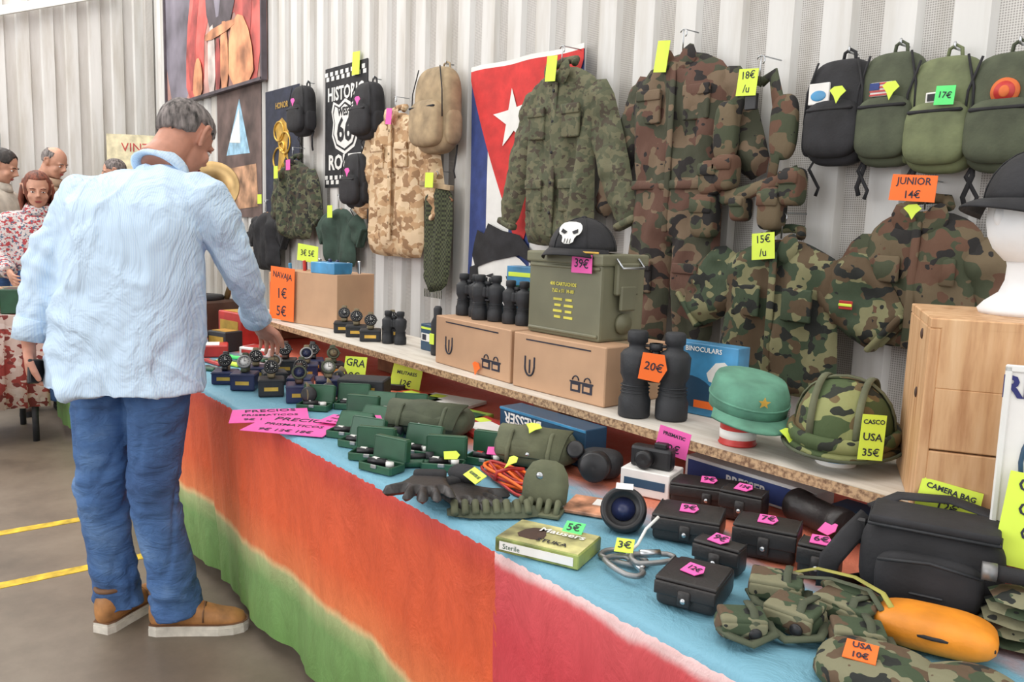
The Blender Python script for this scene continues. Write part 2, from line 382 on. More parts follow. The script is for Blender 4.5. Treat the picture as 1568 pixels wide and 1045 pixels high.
def person(name,J,shirt,trousers,hairm,kind,sk=skin,shoes=(boot,sole),wr=1,vox=.012,headface=None,tilt=-10,torso=None,handc=None,sfn=None,tfn=None,ar=1.0,hv=.003,hdv=.005):
    e=bpy.data.objects.new(name,None); COL.objects.link(e)
    F=V(J['f']).normalized(); F=V((F.x,F.y,0)).normalized(); R=V((F.y,-F.x,0))
    b=B(); rings=[]
    for c,a,q in torso(J) : rings.append(ring(c,R*a,F*q,32,2.3))
    b.loft(rings,shirt)
    for s in 'lr':
        S,E,W=V(J['s'+s]),V(J['e'+s]),V(J['w'+s]); inn=V(J['neck'])
        b.tube([S.lerp(inn,.5)-V((0,0,.02)),S,S.lerp(E,.35),S.lerp(E,.7),E,E.lerp(W,.35),E.lerp(W,.75),W],[r*ar for r in (.06,.075,.070,.063,.060,.056,.050,.046)],shirt,seg=18)
    b.tube([V(J['neck'])-V((0,0,.07)),V(J['neck'])-V((0,0,.01)),V(J['neck'])+V((0,0,.015))],[.10,.075,.066],shirt,seg=18)
    remesh(b,'shirt',vox,shirt,e,6,[(.014*wr,(5,5,4))],sfn)
    b=B(); nk=V(J['neck']); up=(V(J['head'])-nk).normalized(); x=up.cross(F).normalized(); y=x.cross(up)
    b.loft([ring(nk+up*z,x*q,y*q*1.0,26) for z,q in ((.0,.070),(.036,.064),(.043,.066),(.041,.071),(.014,.086),(-.010,.096),(-.012,.090))],shirt,closed=True)
    for s in 'lr':
        E,W=V(J['e'+s]),V(J['w'+s]); d=(W-E).normalized(); b.tube([W-d*.06,W-d*.055,W+d*.008,W+d*.01],[.044*ar,.052*ar,.048*ar,.038*ar],shirt,seg=18)
    b.fin('collar_and_cuffs',parent=e)
    b=B(); pv=V(J['pelvis'])
    b.loft([ring(pv+V((0,0,z)),R*a,F*q,24,2.4) for z,a,q in ((.12,.165,.115),(.04,.178,.13),(-.05,.182,.135),(-.09,.165,.115))],trousers)
    for s in 'lr':
        Hh,K,A=V(J['h'+s]),V(J['k'+s]),V(J['a'+s])
        b.tube([Hh+V((0,0,.02)),Hh.lerp(K,.3),Hh.lerp(K,.7),K,K.lerp(A,.4),K.lerp(A,.8),V((A.x,A.y,.065))],[.096,.092,.082,.075,.073,.074,.080],trousers,seg=20)
    remesh(b,'trousers',vox*.8,trousers,e,4,[(.007*wr,(6,6,6))],tfn)
    for s in 'lr': shoe('shoe_'+s,J['a'+s],J['t'+s],e,*shoes)
    head(V(J['head']),headface or F,tilt,e,hairm,kind,sk,vox=hdv)
    hc=handc or {}
    for s,side in (('l',1),('r',-1)):
        E,W=V(J['e'+s]),V(J['w'+s]); cfg=hc.get(s,{}); d=cfg.get('d',(W-E)); n=cfg.get('n',-R if s=='r' else R)
        hand('hand_'+s,W+V(d).normalized()*.025,d,n,cfg.get('side',side),e,sk,cfg.get('curl',.45),vox=hv)
    return e
def torso_man(J):
    P=V((-2.74,.645,0)); out=[]
    for z,a,q,dx,dy in ((.812,.246,.172,0,0),(.86,.240,.168,0,0),(.95,.228,.162,0,.002),(1.08,.215,.155,0,.01),(1.2,.210,.15,.005,.02),(1.32,.208,.145,.01,.035),(1.39,.20,.135,.008,.05),(1.44,.175,.115,-.0,.065),(1.475,.13,.09,-.01,.08),(1.495,.09,.075,-.022,.095)):
        out.append((P+V((dx,dy,z)),a,q))
    return out
JM=dict(f=(-.75,.66),pelvis=(-2.74,.655,.90),neck=(-2.775,.775,1.490),head=(-2.83,.868,1.604),
 sl=(-2.85,.575,1.405),el=(-2.88,.455,1.20),wl=(-2.87,.40,.97),sr=(-2.60,.855,1.405),er=(-2.635,.97,1.20),wr=(-2.80,1.085,1.005),
 hl=(-2.80,.59,.86),kl=(-2.81,.575,.46),al=(-2.835,.625,.09),hr=(-2.675,.725,.86),kr=(-2.68,.70,.47),ar=(-2.665,.765,.09),
 tl=(-.58,.81),tr=(.49,.87))
def gauss(x,c,w): return math.exp(-((x-c)/w)**2)
def ridge(x,w): return math.exp(-(x/w)**2)
def jeans_f(p):
    z=p.z; f=0
    n1=noise.noise(V((p.x*6+1,p.y*6,z*22+p.x*14-p.y*9))); n2=noise.noise(V((p.x*9+5,p.y*9,z*34-p.x*16+p.y*12)))
    for zc,w in ((.13,.10),(.48,.10),(.80,.06)): f+=gauss(z,zc,w)*(n1*.014+n2*.009)
    r=noise.noise(V((p.x*7,p.y*7,z*3+p.x*5)))
    return f-.006*ridge(r,.10)
def shirt_f(p):
    a=noise.noise(V((p.x*4,p.y*4+p.z*2.2,p.z*1.6+3))); b2=noise.noise(V((p.x*5+4,p.y*5-p.z*4.5,p.z*3.2+8))); a3=noise.noise(V((p.x*7+9,p.y*7+p.z*5,p.z*2.5)))
    hem=max(0,(1.02-p.z)/.2)
    arm=1.0 if (p.y>.95 or p.y<.47) else .15
    c=noise.noise(V((p.x*8,p.y*8,p.z*26+p.y*10)))
    return .010*ridge(a,.11)-.007*ridge(b2,.12)+.006*ridge(a3,.10)+.010*hem*noise.noise(V((p.x*14,p.y*14,1)))+arm*.012*c
man=person('man_in_blue_shirt',JM,shirtm,denim,hairg,'thin',skin,torso=torso_man,headface=(-.50,.86,0),tilt=-36,vox=.008,wr=.9,sfn=shirt_f,tfn=jeans_f,ar=.95,
 handc={'r':dict(d=(-.45,.55,-.6),n=(.1,-.2,-1),curl=.55,side=-1),'l':dict(d=(-.05,.05,-1),n=(.3,.95,0),curl=.9,side=1)})
b=B(); b.box((0,0,0),(.075,.012,.15),blackp,bev=.004); o=b.fin('phone_in_hand',M=T(-2.86,.435,.865)@Rz(-30)@Ry(80)@Rx(10)); o.parent=man
def bgperson(name,x,y,H,f,shirt,trousers,hairm,kind,sk=skinl,tilt=-12,arms=0,hf=None):
    k=H/1.75; F=V((f[0],f[1],0)).normalized(); R=V((F.y,-F.x,0)); O=V((x,y,0))
    def p(r,fw,z): v=O+R*r*k+F*fw*k; v.z=z*k; return tuple(v)
    J=dict(f=F,pelvis=p(0,0,.93),neck=p(0,.01,1.48),head=p(0,.045,1.625))
    for s,q in (('l',-1),('r',1)):
        J['s'+s]=p(q*.185,0,1.40); J['e'+s]=p(q*.24,.02,1.13); J['w'+s]=p(q*.2,.22 if arms else .06,1.05 if arms else .87)
        J['h'+s]=p(q*.09,0,.88); J['k'+s]=p(q*.10,.02,.48); J['a'+s]=p(q*.10,-.02,.09); J['t'+s]=(F.x+R.x*q*.15,F.y+R.y*q*.15)
    def to(J): return [(V(p(0,0,z)),a*k,q*k) for z,a,q in ((.86,.19,.135),(.95,.185,.13),(1.1,.165,.12),(1.25,.18,.125),(1.36,.185,.125),(1.43,.15,.1),(1.48,.09,.075))]
    return person(name,J,shirt,trousers,hairm,kind,sk,(brownd,black),torso=to,tilt=tilt,vox=.02,wr=.8,headface=hf,hv=.005,hdv=.007)
bgperson('woman_in_floral_top',-6.30,.97,1.60,(.85,-.1),floral,denim,hairr,'long',tilt=-14,arms=1)
bgperson('man_in_tan_jacket',-7.5,1.25,1.86,(.6,.5),mat('tan_jacket',(176,150,126),.85),brownd,hairg,'fringe',arms=1,tilt=-25) 
bgperson('man_in_light_coat',-6.95,.82,1.78,(.5,.85),mat('light_coat',(196,188,176),.85),denim,hairk,'short',tilt=-25,arms=1)
bgperson('stallholder',-8.3,1.95,1.85,(-.2,-1),mat('grey_shirt',(120,120,124),.85),brownd,hairg,'short')
# ---------------------------------------------------------------- room
WY=2.88
def corr(name,L,H,M,per=.24,dep=.028):
    b=B(); xs=[]; x=0
    prof=[(0,0),(.115,0),(.13,dep),(.225,dep)]
    while x<L:
        for a,d in prof: xs.append((x+a,d))
        x+=per
    f1=[];f2=[];vs=[(a,d,z) for z in (0,H) for a,d in xs]; n=len(xs)
    for i in range(n-1):
        (f2 if i%4==2 else f1).append([i,i+1,i+1+n,i+n])
    b.add(vs,f1,wallm,M,False); b.add(vs,f2,wallp,M,False); return b.fin(name)
def wallmat(name,a,b2,dots):
    k=NT(name); co=k.coord((1,1,.12))
    c=k.ramp(k.noise(co,7,5,.6),[(.3,b2),(.55,a),(.8,tuple(min(255,x+10) for x in a))])
    if dots:
        v=k.n('ShaderNodeTexVoronoi'); k.l(k.coord(),v.inputs['Vector']); v.inputs['Scale'].default_value=120; v.inputs['Randomness'].default_value=.0
        d=k.ramp(v.outputs['Distance'],[(.28,(150,147,144)),(.4,(255,255,255))])
        c=k.mix(.7,c,d,'MULTIPLY')
    k.l(c,k.b.inputs['Base Color']); k.b.inputs['Roughness'].default_value=.5; return k.m
wallm=wallmat('painted_steel_cladding',(212,211,208),(188,183,174),False)
wallp=wallmat('perforated_steel_cladding',(200,197,193),(180,175,167),True)
corr('wall_back',14.6,5.6,T(-10.7,WY,0))
corr('wall_left',13,5.6,T(-10.7,-10,0)@Rz(90)@T(0,0,0))
b=B(); b.box((0,0,0),(.08,3.2,.09),white,T(-10.6,1.0,3.3)@Rx(20)); b.fin('trim_1')
b=B(); b.box((0,0,0),(.1,.08,5.6),wallp); b.fin('trim_2',(-10.5,WY-.06,2.8))
k=NT('concrete_floor'); co=k.coord()
k.l(k.ramp(k.noise(co,2.2,6,.65),[(.3,(98,88,76)),(.5,(118,107,93)),(.72,(136,125,110))]),k.b.inputs['Base Color']); k.b.inputs['Roughness'].default_value=.5; k.bump(k.noise(co,30,4),.1,.004)
b=B(); b.box((0,0,-.05),(15,13.2,.1),k.m,bev=0)
b.fin('floor',(-3.4,-3.6,0))
yl=mat('yellow_floor_paint',(218,186,46),.6,ns=20,na=.15)
for x in (-3.93,-3.36):
    b=B(); b.box((0,0,.001),(.055,5.4,.002),yl,bev=0); b.fin('floor_line',(x,-1.85,0))
b=B(); b.box((0,0,0),(15,13.2,.08),white,bev=0); b.fin('ceiling',(-3.4,-3.6,5.66))
# ---------------------------------------------------------------- tables + cloths
def tablecloth(name,x0,x1,colors,red):
    k=NT(name+'_print'); tc=k.n('ShaderNodeTexCoord'); sp=k.n('ShaderNodeSeparateXYZ'); k.l(tc.outputs['Object'],sp.inputs[0])
    n=k.noise(k.coord((1,1,.5)),4,5,.6)
    ad=k.n('ShaderNodeMath',operation='MULTIPLY_ADD'); k.l(n,ad.inputs[0]); ad.inputs[1].default_value=.07; k.l(sp.outputs['Z'],ad.inputs[2])
    side=k.ramp(ad.outputs[0],colors)
    side=k.mix(.4,side,k.ramp(k.noise(k.coord((1,1,.35)),9,6,.7),[(.35,(190,172,167)),(.6,(255,255,255))]),'MULTIPLY')
    n2=k.noise(k.coord((1,2.2,1)),2.6,4,.6); a2=k.n('ShaderNodeMath',operation='MULTIPLY_ADD'); k.l(n2,a2.inputs[0]); a2.inputs[1].default_value=.35; 
    k.l(sp.outputs['Y'],a2.inputs[2])
    m2=k.n('ShaderNodeMath',operation='MULTIPLY'); k.l(a2.outputs[0],m2.inputs[0]); m2.inputs[1].default_value=.5
    top=k.ramp(m2.outputs[0],[(.0,(124,172,190)),(.72,(112,166,188)),(.77,(212,124,96)),(1,(198,76,60))]) 
    g=k.n('ShaderNodeMath',operation='GREATER_THAN'); n3=k.noise(k.coord((1,1,0)),55,1)
    a3=k.n('ShaderNodeMath',operation='MULTIPLY_ADD'); k.l(n3,a3.inputs[0]); a3.inputs[1].default_value=.012; k.l(sp.outputs['Z'],a3.inputs[2])
    k.l(a3.outputs[0],g.inputs[0]); g.inputs[1].default_value=.744
    k.l(k.mix(g.outputs[0],side,top),k.b.inputs['Base Color']); k.b.inputs['Roughness'].default_value=.62
    k.bump(k.noise(k.coord((1.2,1.2,.6)),9,6,.65,.6),.6,.02)
    b=B(); nx=int((x1-x0)/.02); rows=[]
    prof=[(1.97,.752),(1.6,.752),(1.3,.752),(1.1,.752),(.98,.752),(.945,.752),(.935,.746),(.93,.73)]+[(.93+.03*t,.73-.67*t) for t in [i/20 for i in range(1,21)]]
    vs=[];N=nx+1
    for (y,z) in prof:
        for i in range(N):
            x=x0+(x1-x0)*i/nx; dz=max(0,(.75-z))/.7
            wv=dz**.8*(.012*math.sin(x*9+math.sin(x*3)*2)+.024*noise.noise(V((x*6,z*1.2,2)))+.012*noise.noise(V((x*17,z*4,5)))) - dz*.04*math.exp(-((x+2.92)/.05)**2)
            top=.002*noise.noise(V((x*6,y*6,0))) if z>.75 else 0
            vs.append((x,y-wv,z+top))
    fs=[[r*N+i,r*N+i+1,(r+1)*N+i+1,(r+1)*N+i] for r in range(len(prof)-1) for i in range(nx)]
    b.add(vs,fs,k.m); return b.fin(name)
tablecloth('tablecloth',-5.85,-1.19,[(0,(98,140,66)),(.27,(124,164,98)),(.335,(176,188,132)),(.35,(232,196,142)),(.37,(234,128,76)),(.5,(228,98,54)),(.70,(220,90,56)),(.78,(196,64,54))],0)
tablecloth('tablecloth',-1.20,1.0,[(0,(190,66,74)),(.2,(214,82,86)),(.6,(208,66,76)),(.745,(218,88,94)),(.762,(236,200,200))],1)
def table(x0,x1):
    b=B(); b.box(((x0+x1)/2,1.46,.735),(x1-x0,.98,.025),white)
    for x in (x0+.15,x1-.15):
        for y in (1.05,1.85): b.cyl((x,y,0),(x,y,.725),.016,rubber)
        b.cyl((x,1.05,.2),(x,1.85,.2),.012,rubber)
    b.fin('folding_table')
table(-5.82,-4.4); table(-4.35,-2.95); table(-2.9,-1.22); table(-1.18,.95)
b=B(); b.box((-1.7,1.675,.868),(5.0,.35,.022),shelfm,bev=0); b.box((-1.7,1.499,.868),(5.0,.004,.022),chip,bev=0)
for x in (-4.0,-2.9,-1.9,-1.25,-.2,.6): b.box((x,1.76,.806),(.12,.2,.103),cardd)
b.fin('raised_shelf')
TZ=.754; SZ=.88
# ---------------------------------------------------------------- wall goods
HK=1.244
def wp(x,z,y=2.79): return (x*HK,y,1.36+(z-1.36)*HK)
def hook(b,z=.0,y=-.02,bk=.08):
    b.tube([(0,bk,z+.036),(0,y,z+.036),(0,y,z-.06)],.003,steel,seg=6)
    b.tube([(.018*math.sin(a),y,z+.018-.018*math.cos(a)) for a in [i*pi/5 for i in range(1,8)]],.0025,steel,seg=6)
def clav(b,w):
    b.tube([(-w,0,-.09),(-w*.5,0,-.035),(0,0,-.01),(w*.5,0,-.035),(w,0,-.09)],.008,cardd,seg=6)
def garment(name,m,x,z,c=.26,L=.85,sl=(.46,-.62),sw=.075,short=False,tilt=0,extra=None,sl2=None,collar=True,sd=0,y=2.79):
    b=B(); hook(b,.06,bk=2.875-y); clav(b,c*.8)
    body=[(.07,-.005),(.14,-.03),(c*.93,-.075),(c*1.0,-.14),(c*.95,-.26),(c*1.0,-L*.6),(c*1.06,-L+.01),(c*.5,-L-.008),(0,-L)]
    body=body+[(-a,z2) for a,z2 in body[::-1][1:]]
    for sgn,s in ((1,sl),(-1,sl2 or sl)):
        ex,ez=s; sx,sz=c*.84,-.13
        d=V((ex-sx,ez-sz)); l=d.length; d.normalize(); n=V((-d.y,d.x)); w=sw*1.35; w2=sw
        k1=V((sx,sz))
        mid=k1+d*l*.5
        q=[k1-n*w*.9-d*.02,k1-d*.055,k1+n*w*1.05,mid+n*w*1.0,k1+d*l+n*w2*.85,k1+d*l-n*w2*.85,mid-n*w*.9]
        q=[(p.x*sgn,p.y) for p in q]
        b.puff(q,.042,m,T(0,.012,0),step=.028,r=.06,fold=.014,fs=(6,9),sd=sd+sgn)
        e=k1+d*(l-.02)
        if not short: b.box((0,0,0),(w2*1.7,.05,.035),m,T(e.x*sgn,-.0,e.y)@Ry(-sgn*math.degrees(math.atan2(d.x,-d.y))),bev=.015,seg=3,sm=True)
        else: b.box((0,0,0),(w2*1.75,.062,.02),m,T(e.x*sgn,.0,e.y)@Ry(-sgn*math.degrees(math.atan2(d.x,-d.y))),bev=.009,seg=3,sm=True)
    b.puff(body,.05,m,step=.024,r=.09,fold=.022,fs=(9,2.5),sd=sd)
    if collar:
        for sg in (1,-1): b.puff([(0.0,-.075),(.02*sg,-.0),(.075*sg,.028),(.10*sg,-.03),(.06*sg,-.095)],.014,m,T(0,-.05,0),step=.02,r=.02,fold=.002)
        b.tube([(-.07,-.0,.01),(-.05,.03,.035),(0,.045,.04),(.05,.03,.035),(.07,0,.01)],.018,m,seg=8)
    if extra: extra(b)
    return b.fin(name,wp(x,z,y))
def pockets(m,ys,dx=.12,w=.12,h=.13,placket=.75,col=None,tg=True):
    def f(b):
        for z in ys:
            for s in (-1,1):
                b.box((s*dx,-.057,z),(w,.018,h),m,bev=.008,seg=2,sm=True); b.box((s*dx,-.066,z+h*.38),(w*1.05,.014,h*.32),m,bev=.006,seg=2,sm=True)
        b.box((0,-.056,-placket/2-.05),(.035,.014,placket-.06),m,bev=.006,seg=2,sm=True)
        for i in range(5): b.cyl((0,-.062,-.12-i*placket/5.5),(0,-.067,-.12-i*placket/5.5),.008,col or black,seg=10)
        if tg: b.tag(.075,.12,yell,T(.0,-.085,-.02)@Ry(6),'')
    return f
garment('flecktarn_field_jacket',fleck,-2.50,1.98,c=.245,L=.86,sl=(.47,-.76),sl2=(.42,-.78),sw=.078,extra=pockets(fleck,(-.27,-.62),.125,.12,.15,.8),sd=2,y=2.75)
def coverall():
    m=woodbrown; b=B(); hook(b,.06,bk=.075); clav(b,.22)
    for sg,e in ((-1,(-.47,-.68)),(1,(.40,-.52))):
        sx,sz=.22*sg,-.12; d=(V(e)-V((sx,sz))); l=d.length; d.normalize(); n=V((-d.y,d.x)); k1=V((sx,sz)); w=.085
        q=[k1-n*w-d*.03,k1-d*.05,k1+n*w,k1+d*l*.5+n*w,k1+d*l+n*.065,k1+d*l-n*.065,k1+d*l*.5-n*w]
        b.puff([(p.x,p.y) for p in q],.045,m,T(0,.012,0),step=.028,r=.06,fold=.014,fs=(6,9),sd=sg+5)
    body=[(-.08,0),(-.23,-.07),(-.27,-.2),(-.25,-.4),(-.22,-.55),(-.25,-.7),(-.26,-1.28),(-.02,-1.30),(-.005,-.80),(.005,-.80),(.04,-1.32),(.23,-1.30),(.25,-.7),(.22,-.55),(.24,-.4),(.26,-.2),(.23,-.07),(.08,0)]
    b.puff(body,.06,m,step=.025,r=.09,fold=.024,fs=(9,3),sd=7)
    for z in (-.22,-.95):
        for s in (-1,1): b.box((s*.13,-.065,z),(.13,.02,.14),m,bev=.008,seg=2,sm=True); b.box((s*.13,-.075,z+.05),(.135,.014,.045),m,bev=.006,seg=2,sm=True)
    b.box((0,-.07,-.4),(.03,.012,.7),m,bev=.005,sm=True); b.box((0,-.062,-.55),(.42,.02,.04),m,bev=.006,sm=True)
    for sg in (1,-1): b.puff([(0,-.08),(.02*sg,0),(.08*sg,.03),(.11*sg,-.03),(.06*sg,-.1)],.014,m,T(0,-.055,0),step=.02,r=.02,fold=.002)
    b.tag(.07,.13,yell,T(-.05,-.09,-.02)@Ry(8),''); b.tag(.03,.02,orange,T(.34,-.06,-.17))
    b.fin('camouflage_coverall',wp(-1.93,1.96,2.80))
coverall()
def ext_tee(b):
    b.tag(.10,.10,yell,T(-.03,-.085,-.03)@Ry(-5),'15€\n/u')
    b.box((.30,-.055,-.22),(.05,.006,.03),redp); b.box((.30,-.059,-.22),(.05,.004,.01),yell)
    for s in (-1,1): b.box((s*.11,-.058,-.24),(.12,.016,.12),woodgreen,bev=.006,seg=2,sm=True)
    b.box((0,-.058,-.3),(.03,.012,.5),woodgreen,bev=.005,sm=True)
garment('camouflage_short_sleeve_shirt',woodgreen,-1.46,1.35,c=.25,L=.58,sl=(.44,-.32),sw=.10,short=True,extra=ext_tee,sd=4,y=2.74)
def ext_kid(b):
    b.box((0,-.06,-.25),(.03,.012,.42),woodland,bev=.005,sm=True)
    for s in (-1,1): b.box((s*.09,-.06,-.2),(.09,.014,.09),woodland,bev=.006,sm=True)
    b.tag(.15,.085,orange,T(.0,-.11,.065)@Ry(4),'JUNIOR\n14€'); b.tag(.06,.05,yell,T(.0,-.1,-.01),'','arrow')
garment('camouflage_shirt',woodland,-1.06,1.44,c=.20,L=.46,sl=(.32,-.40),sw=.065,extra=ext_kid,sd=9)
def ext_des(b):
    pockets(desert,(-.28,),.15,.14,.15,.8,tan,False)(b); b.tag(.07,.10,pink,T(.06,-.1,-.04)@Ry(8),'')
garment('desert_camouflage_shirt',desert,-3.82,1.92,c=.33,L=.92,sl=(.50,-.66),sw=.10,extra=ext_des,sd=12)
garment('camouflage_jacket',farcamo,-5.1,1.73,c=.30,L=.62,sl=(.42,-.5),sw=.09,extra=lambda b:(b.tag(.08,.10,yell,T(-.14,-.1,-.1),''),b.tag(.08,.08,pink,T(.1,-.1,-.05),'')),sd=14)
garment('green_t_shirt',greent,-4.45,1.43,c=.22,L=.42,sl=(.34,-.22),sw=.085,short=True,collar=False,extra=lambda b:b.tag(.08,.09,yell,T(0,-.09,-.03),''),sd=15)
garment('black_t_shirt',black,-5.55,1.40,c=.25,L=.5,sl=(.38,-.26),sw=.09,short=True,collar=False,extra=lambda b:b.tag(.09,.08,yell,T(0.05,-.09,.1),''),sd=16)
b=B(); hook(b,.05); clav(b,.15)
b.puff([(-.13,0),(.14,-.01),(.16,-.2),(.14,-.5),(.10,-.62),(-.12,-.66),(-.15,-.3)],.03,keffi,step=.025,r=.04,fold=.02,fs=(16,1.5))
b.box((0,-.02,.0),(.34,.03,.03),tan,Ry(6)); b.tag(.09,.09,yell,T(0,-.07,.03)@Ry(3),'')
for i in range(12): b.cyl((-.12+i*.017,-.01,-.63),(-.12+i*.017,-.01,-.68),.003,keffi,seg=5)
b.fin('keffiyeh_scarf',wp(-3.42,1.54))
b=B(); hook(b,.04,bk=.11)
m=woodland
for s in (-1,1):
    b.tube([(0,0,-.02),(s*.06,-.02,.0),(s*.10,-.03,-.12),(s*.11,-.04,-.28),(s*.09,-.03,-.42)],[.02,.028,.034,.03,.025],m,seg=10,flat=.4,up=(0,1,0))
    b.ell((s*.13,-.03,-.20),(.055,.03,.12),m,p=3)
b.tube([(-.2,-.0,-.42),(-.1,-.05,-.46),(0,-.06,-.44),(.1,-.05,-.41),(.19,0,-.36)],.03,m,seg=8,flat=.5,up=(0,1,0))
for (x,z,w,h) in ((-.19,-.53,.06,.09),(-.10,-.36,.05,.07),(.12,-.50,.05,.08),(.2,-.42,.045,.07),(-.17,-.38,.05,.07),(-.02,-.5,.035,.05)):
    b.ell((x,-.05,z),(w,.04,h),m,p=4,pz=4); b.box((x,-.09,z+h*.45),(w*1.8,.014,h*.7),m,bev=.006,sm=True)
b.tube([(.12,-.03,-.5),(.11,-.02,-.6),(.1,-.02,-.68)],.012,black,flat=.4)
b.box((0,-.06,-.1),(.05,.02,.06),blackp); b.tag(.09,.10,yell,T(-.01,-.08,-.03)@Ry(5),'18€\n/u')
b.fin('tactical_webbing_harness',wp(-1.59,1.84,2.76))
def backpack(name,m,x,z,w,h,tagm=yell,patch=None,sp=True,lean=0):
    b=B(); d=w*.42
    b.ell((0,-d*.5,-h*.5),(w/2,d*.5,h/2),m,p=3.2,pz=3.4,nu=32,nv=20)
    b.ell((0,-d*.95,-h*.66),(w*.42,d*.35,h*.27),m,p=3.5,pz=3.4)
    b.box((0,-d*1.2,-h*.48),(w*.7,.02,.012),black,bev=.004)
    arc=[(w*.44*math.sin(a),-d*.76,-h*.30+h*.22*math.cos(a)) for a in [(-1.5+3*i/14) for i in range(15)]]
    b.tube(arc,.005,black,seg=6)
    b.tube([(-w*.1,-.02,-.01),(-w*.08,-.02,.03),(0,-.02,.042),(w*.08,-.02,.03),(w*.1,-.02,-.01)],.006,black if m is black else m,seg=6)
    b.tube([(0,.030,.03),(0,-.03,.03),(0,-.03,.05)],.004,steel,seg=6)
    for s in (-1,1):
        b.tube([(s*w*.38,-.03,-h*.9),(s*w*.43,-.05,-h*1.02),(s*w*.3,-.03,-h*1.2),(s*w*.34,-.03,-h*1.28)],.009,black,seg=6,flat=.4)
        b.ell((s*w*.45,-d*.5,-h*.7),(w*.08,d*.35,h*.2),m,p=3)
        b.tube([(s*w*.3,-d*.9,-h*.02),(s*w*.42,-d*.98,-h*.3),(s*w*.44,-d*.98,-h*.6)],.004,black,seg=6)
    if tagm: b.tag(w*.25,h*.16,tagm,T(w*.14,-d*1.33,-h*.36)@Ry(4),'17€' if tagm is neong else '','rect' if tagm is neong else 'arrow')
    if patch=='us':
        b.box((-w*.05,-d*1.07,-h*.33),(w*.32,.01,h*.12),white)
        for i in range(4): b.box((-w*.05,-d*1.07-.006,-h*.378+i*h*.032),(w*.32,.003,h*.015),redp,bev=0)
        b.box((-w*.14,-d*1.07-.008,-h*.305),(w*.14,.003,h*.06),bluec,bev=0)
    if patch=='blue': b.box((-w*.22,-d*1.02,-h*.32),(w*.32,.01,h*.2),paper); b.ell((-w*.22,-d*1.02-.006,-h*.34),(w*.12,.003,h*.05),bluep)
    if patch=='grey': b.box((0,-d*1.08,-h*.36),(w*.3,.01,h*.09),paper); b.box((0,-d*1.08-.006,-h*.36),(w*.24,.004,h*.06),rubber,bev=0)
    if patch=='round':
        po=mat('patch_orange',(206,104,52),.7); b.cyl((w*.02,-d*.9,-h*.34),(w*.02,-d*1.10,-h*.34),w*.16,po,seg=28); b.cyl((w*.02,-d*1.09,-h*.34),(w*.02,-d*1.12,-h*.34),w*.12,redp,seg=24); b.ell((w*.02,-d*1.125,-h*.34),(w*.06,.006,w*.07),po)
    return b.fin(name,wp(x,z,2.84))
backpack('black_backpack',black,-1.335,1.86,.25,.37,patch='blue')
backpack('olive_backpack',olived,-1.185,1.86,.235,.38,patch='us')
backpack('olive_backpack',olivebp,-1.04,1.83,.245,.37,tagm=neong,patch='grey')
backpack('olive_backpack',olived,-.885,1.82,.25,.36,tagm=None,patch='round')
backpack('tan_backpack',tan,-3.41,2.09,.38,.50,tagm=None)
backpack('black_backpack',black,-4.95,2.17,.30,.38,tagm=pink)
backpack('black_backpack',black,-4.11,2.10,.31,.38,tagm=pink)
backpack('black_backpack',black,-4.23,1.73,.30,.38,tagm=pink)
# Cuban flag with portrait
b=B(); W,H=.96,1.42
wav=lambda p:V((p[0],p[1]-.012*math.sin(p[0]*14+p[2]*2)-.006,p[2]))
def fpoly(pts,m,y):
    out=[V(p) for p in pts]; N=len(out); g=[]
    def inside(p):
        c=False
        for i in range(N):
            a,b2=out[i],out[(i+1)%N]
            if (a.y>p.y)!=(b2.y>p.y) and p.x<(b2.x-a.x)*(p.y-a.y)/(b2.y-a.y)+a.x: c=not c
        return c
    rs=[]
    for i in range(N):
        a,b2=out[i],out[(i+1)%N]; kk=max(1,int((b2-a).length/.05)); rs+=[a.lerp(b2,j/kk) for j in range(kk)]
    x0=min(p.x for p in out);x1=max(p.x for p in out);y0=min(p.y for p in out);y1=max(p.y for p in out)
    xx=x0+.013
    while xx<x1:
        yy=y0+.013
        while yy<y1:
            if inside(V((xx,yy))): g.append(V((xx+.003*math.sin(yy*90),yy+.003*math.sin(xx*70))))
            yy+=.05
        xx+=.05
    R=delaunay_2d_cdt(rs+g,[(i,(i+1)%len(rs)) for i in range(len(rs))],[],1,1e-6); F=[]
    for f in R[2]:
        f=list(f); a,b2,c2=[R[0][i] for i in f[:3]]
        if (b2-a).cross(c2-a)<0: f=f[::-1]
        F.append(f)
    b.add([wav((p.x,-y,p.y)) for p in R[0]],F,m)
for i in range(5): fpoly([(W*i/5,-H),(W*(i+1)/5,-H),(W*(i+1)/5,0),(W*i/5,0)],[bluec,white][i%2],0)
fpoly([(0,0),(0,-.05),(W/2,-.05-.98),(W,-.05),(W,0)],redc,.006)
fpoly([(0,0),(0,.025),(W,.025),(W,0)],white,.006)
st=[]
for i in range(10):
    a=pi/2+i*pi/5+.12; q=.165 if i%2==0 else .066; st.append((.40+q*math.cos(a),-.29+q*math.sin(a)))
fpoly(st,white,.012)
fpoly([(.02,-1.36),(.0+.06,-1.02),(.16,-.98),(.36,-1.0),(.5,-1.05),(.6,-1.1),(.64,-1.4)],white,.012)
fpoly([(.08,-.98),(.12,-.9),(.2,-.92),(.24,-.86),(.36,-.9),(.5,-.92),(.62,-1.0),(.66,-1.08),(.5,-1.03),(.3,-1.07),(.1,-1.12),(.06,-1.05)],black,.018)
fpoly([(.04,-1.12),(.12,-1.1),(.14,-1.22),(.1,-1.40),(.02,-1.40)],black,.018)
fpoly([(.56,-1.1),(.66,-1.06),(.74,-1.25),(.7,-1.41),(.56,-1.41)],black,.018)
fpoly([(.22,-1.16),(.3,-1.14),(.3,-1.17)],black,.018); fpoly([(.40,-1.15),(.5,-1.16),(.42,-1.19)],black,.018)
